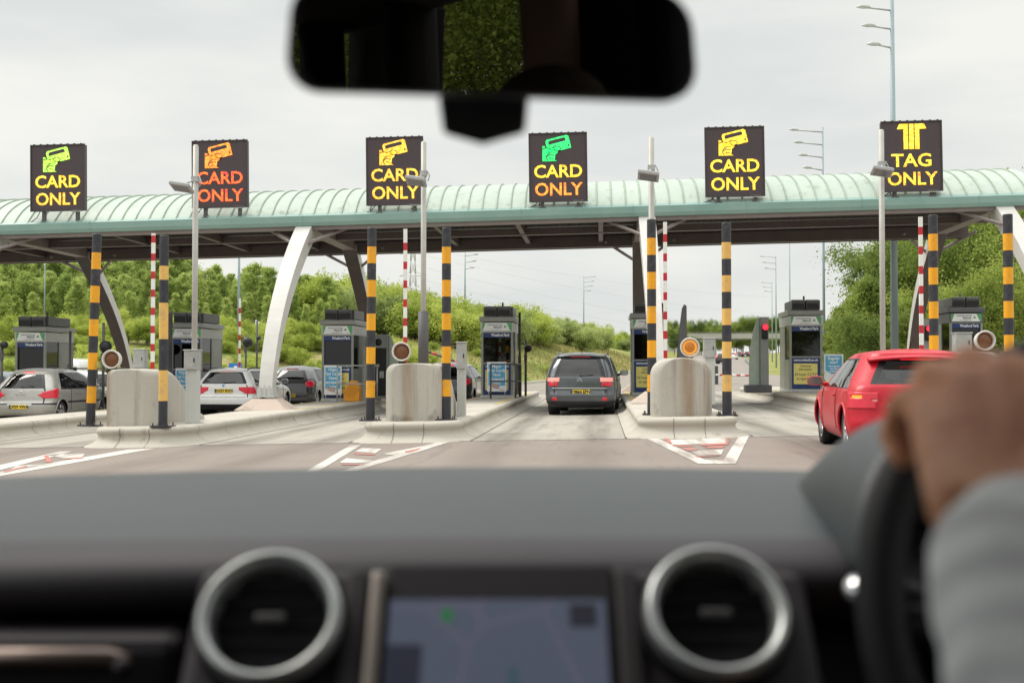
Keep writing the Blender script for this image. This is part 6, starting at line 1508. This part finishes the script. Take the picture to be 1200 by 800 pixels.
drv = bpy.data.objects.new('person', me); C.objects.link(drv); drv.rotation_euler = (0, 0, YAW); me.name = 'person'
tag(drv, 'driver in a pale grey shirt gripping the steering wheel rim with the left hand', 'person')
for sx in (-1, 1):
    m = MB(); m.lathe([(0, -.012), (.008, -.009), (.012, 0)], c=(hc.x + sx * .033, hc.y + .090, hc.z + .008), axis='y', n=14); m.v = [(x, 2 * (hc.y + .088) - y, z) for x, y, z in m.v]; m.build('eye', M['white_print'], drv)
m = MB(); m.tube([hc + Vector((-.025, .088, -.058)), hc + Vector((0, .094, -.06)), hc + Vector((.025, .088, -.058))], .005, 6); m.build('mouth', pbr('lips', (.35, .12, .1), .5), drv)
me = capsules([(hc + Vector((0, -.035, .045)), hc + Vector((0, .01, .05)), .086, .082), (hc + Vector((0, -.05, -.02)), hc + Vector((0, -.04, .03)), .080, .085)], .008, 3); me.materials.append(pbr('brown_hair', (.06, .035, .02), .8, bump=.5, bscale=200)); o = bpy.data.objects.new('hair', me); C.objects.link(o); o.parent = drv
# shirt: sleeve runs from a wide cuff past the wrist, with folds
wd = (wr_ - elbow); cuff = wr_ - wd * .10
ss = []
N_ = 7
for k in range(N_):
    a, b_ = cuff.lerp(elbow, k / N_), cuff.lerp(elbow, (k + 1) / N_); w_ = .050 + .010 * (k / N_); wig = Vector((.004 * math.sin(k * 2.1), 0, .004 * math.cos(k * 1.7)))
    ss.append((a + wig + Vector((.010, 0, -.006)), b_ + wig * -1 + Vector((.008, 0, -.006)), w_ + (.004 if k % 2 else -.003), w_ + (-.003 if k % 2 else .004)))
ss += [(cuff + Vector((.008, 0, -.006)), cuff + wd * .05 + Vector((.008, 0, -.004)), .049, .045)]
ss += [(elbow, sh, .062, .072), (sh, nk + Vector((0, 0, -.03)), .075, .075), (shR, nk + Vector((0, 0, -.03)), .075, .075), (shR, elR, .072, .060), (elR, wR.lerp(elR, .12), .056, .040)]
ss += [(Vector((.425, -.16, CAMZ - .2)), Vector((.425, -.16, .64)), .15, .15), (Vector((.33, -.15, CAMZ - .18)), Vector((.36, -.16, .66)), .12, .13), (Vector((.52, -.15, CAMZ - .18)), Vector((.49, -.16, .66)), .12, .13)]
me = capsules(ss, .0055, 2); me.materials.append(M['shirt']); o = bpy.data.objects.new('shirt', me); C.objects.link(o); o.parent = drv
# the driver of the people carrier reaching out to the booth
me = capsules([((0, 0, 0), (0, 0, .35), .14, .16), ((-.15, 0, .42), (.15, 0, .42), .07, .07), ((0, 0, .45), (0, 0, .56), .05, .05), ((0, .01, .66), (0, .02, .69), .09, .085), ((.17, 0, .42), (.40, .12, .22), .05, .042), ((.40, .12, .22), (.62, .16, .36), .042, .03), ((.62, .16, .36), (.70, .17, .40), .028, .02), ((-.17, 0, .42), (-.22, .25, .2), .05, .04), ((-.22, .25, .2), (-.1, .45, .25), .04, .03)]
   + [((.68, .16 + .012 * k, .40), (.78, .15 + .016 * k, .43 - .008 * k), .010, .007) for k in range(4)] + [((.66, .15, .40), (.72, .12, .43), .011, .008)], .009, 3)
me.materials.append(pbr('dark_sleeve', (.03, .025, .03), .8)); o = bpy.data.objects.new('person', me); C.objects.link(o); me.name = 'person'
o.location = CIT.matrix_world @ Vector((0, 0, 0)) if False else Vector((b0.x, b0.y, 0)); p = P(679, 486.5, 0); o.location = AH + Vector((.42, 1.75, .66)); tag(o, 'person in dark sleeves reaching an arm from a car window to the booth', 'person')
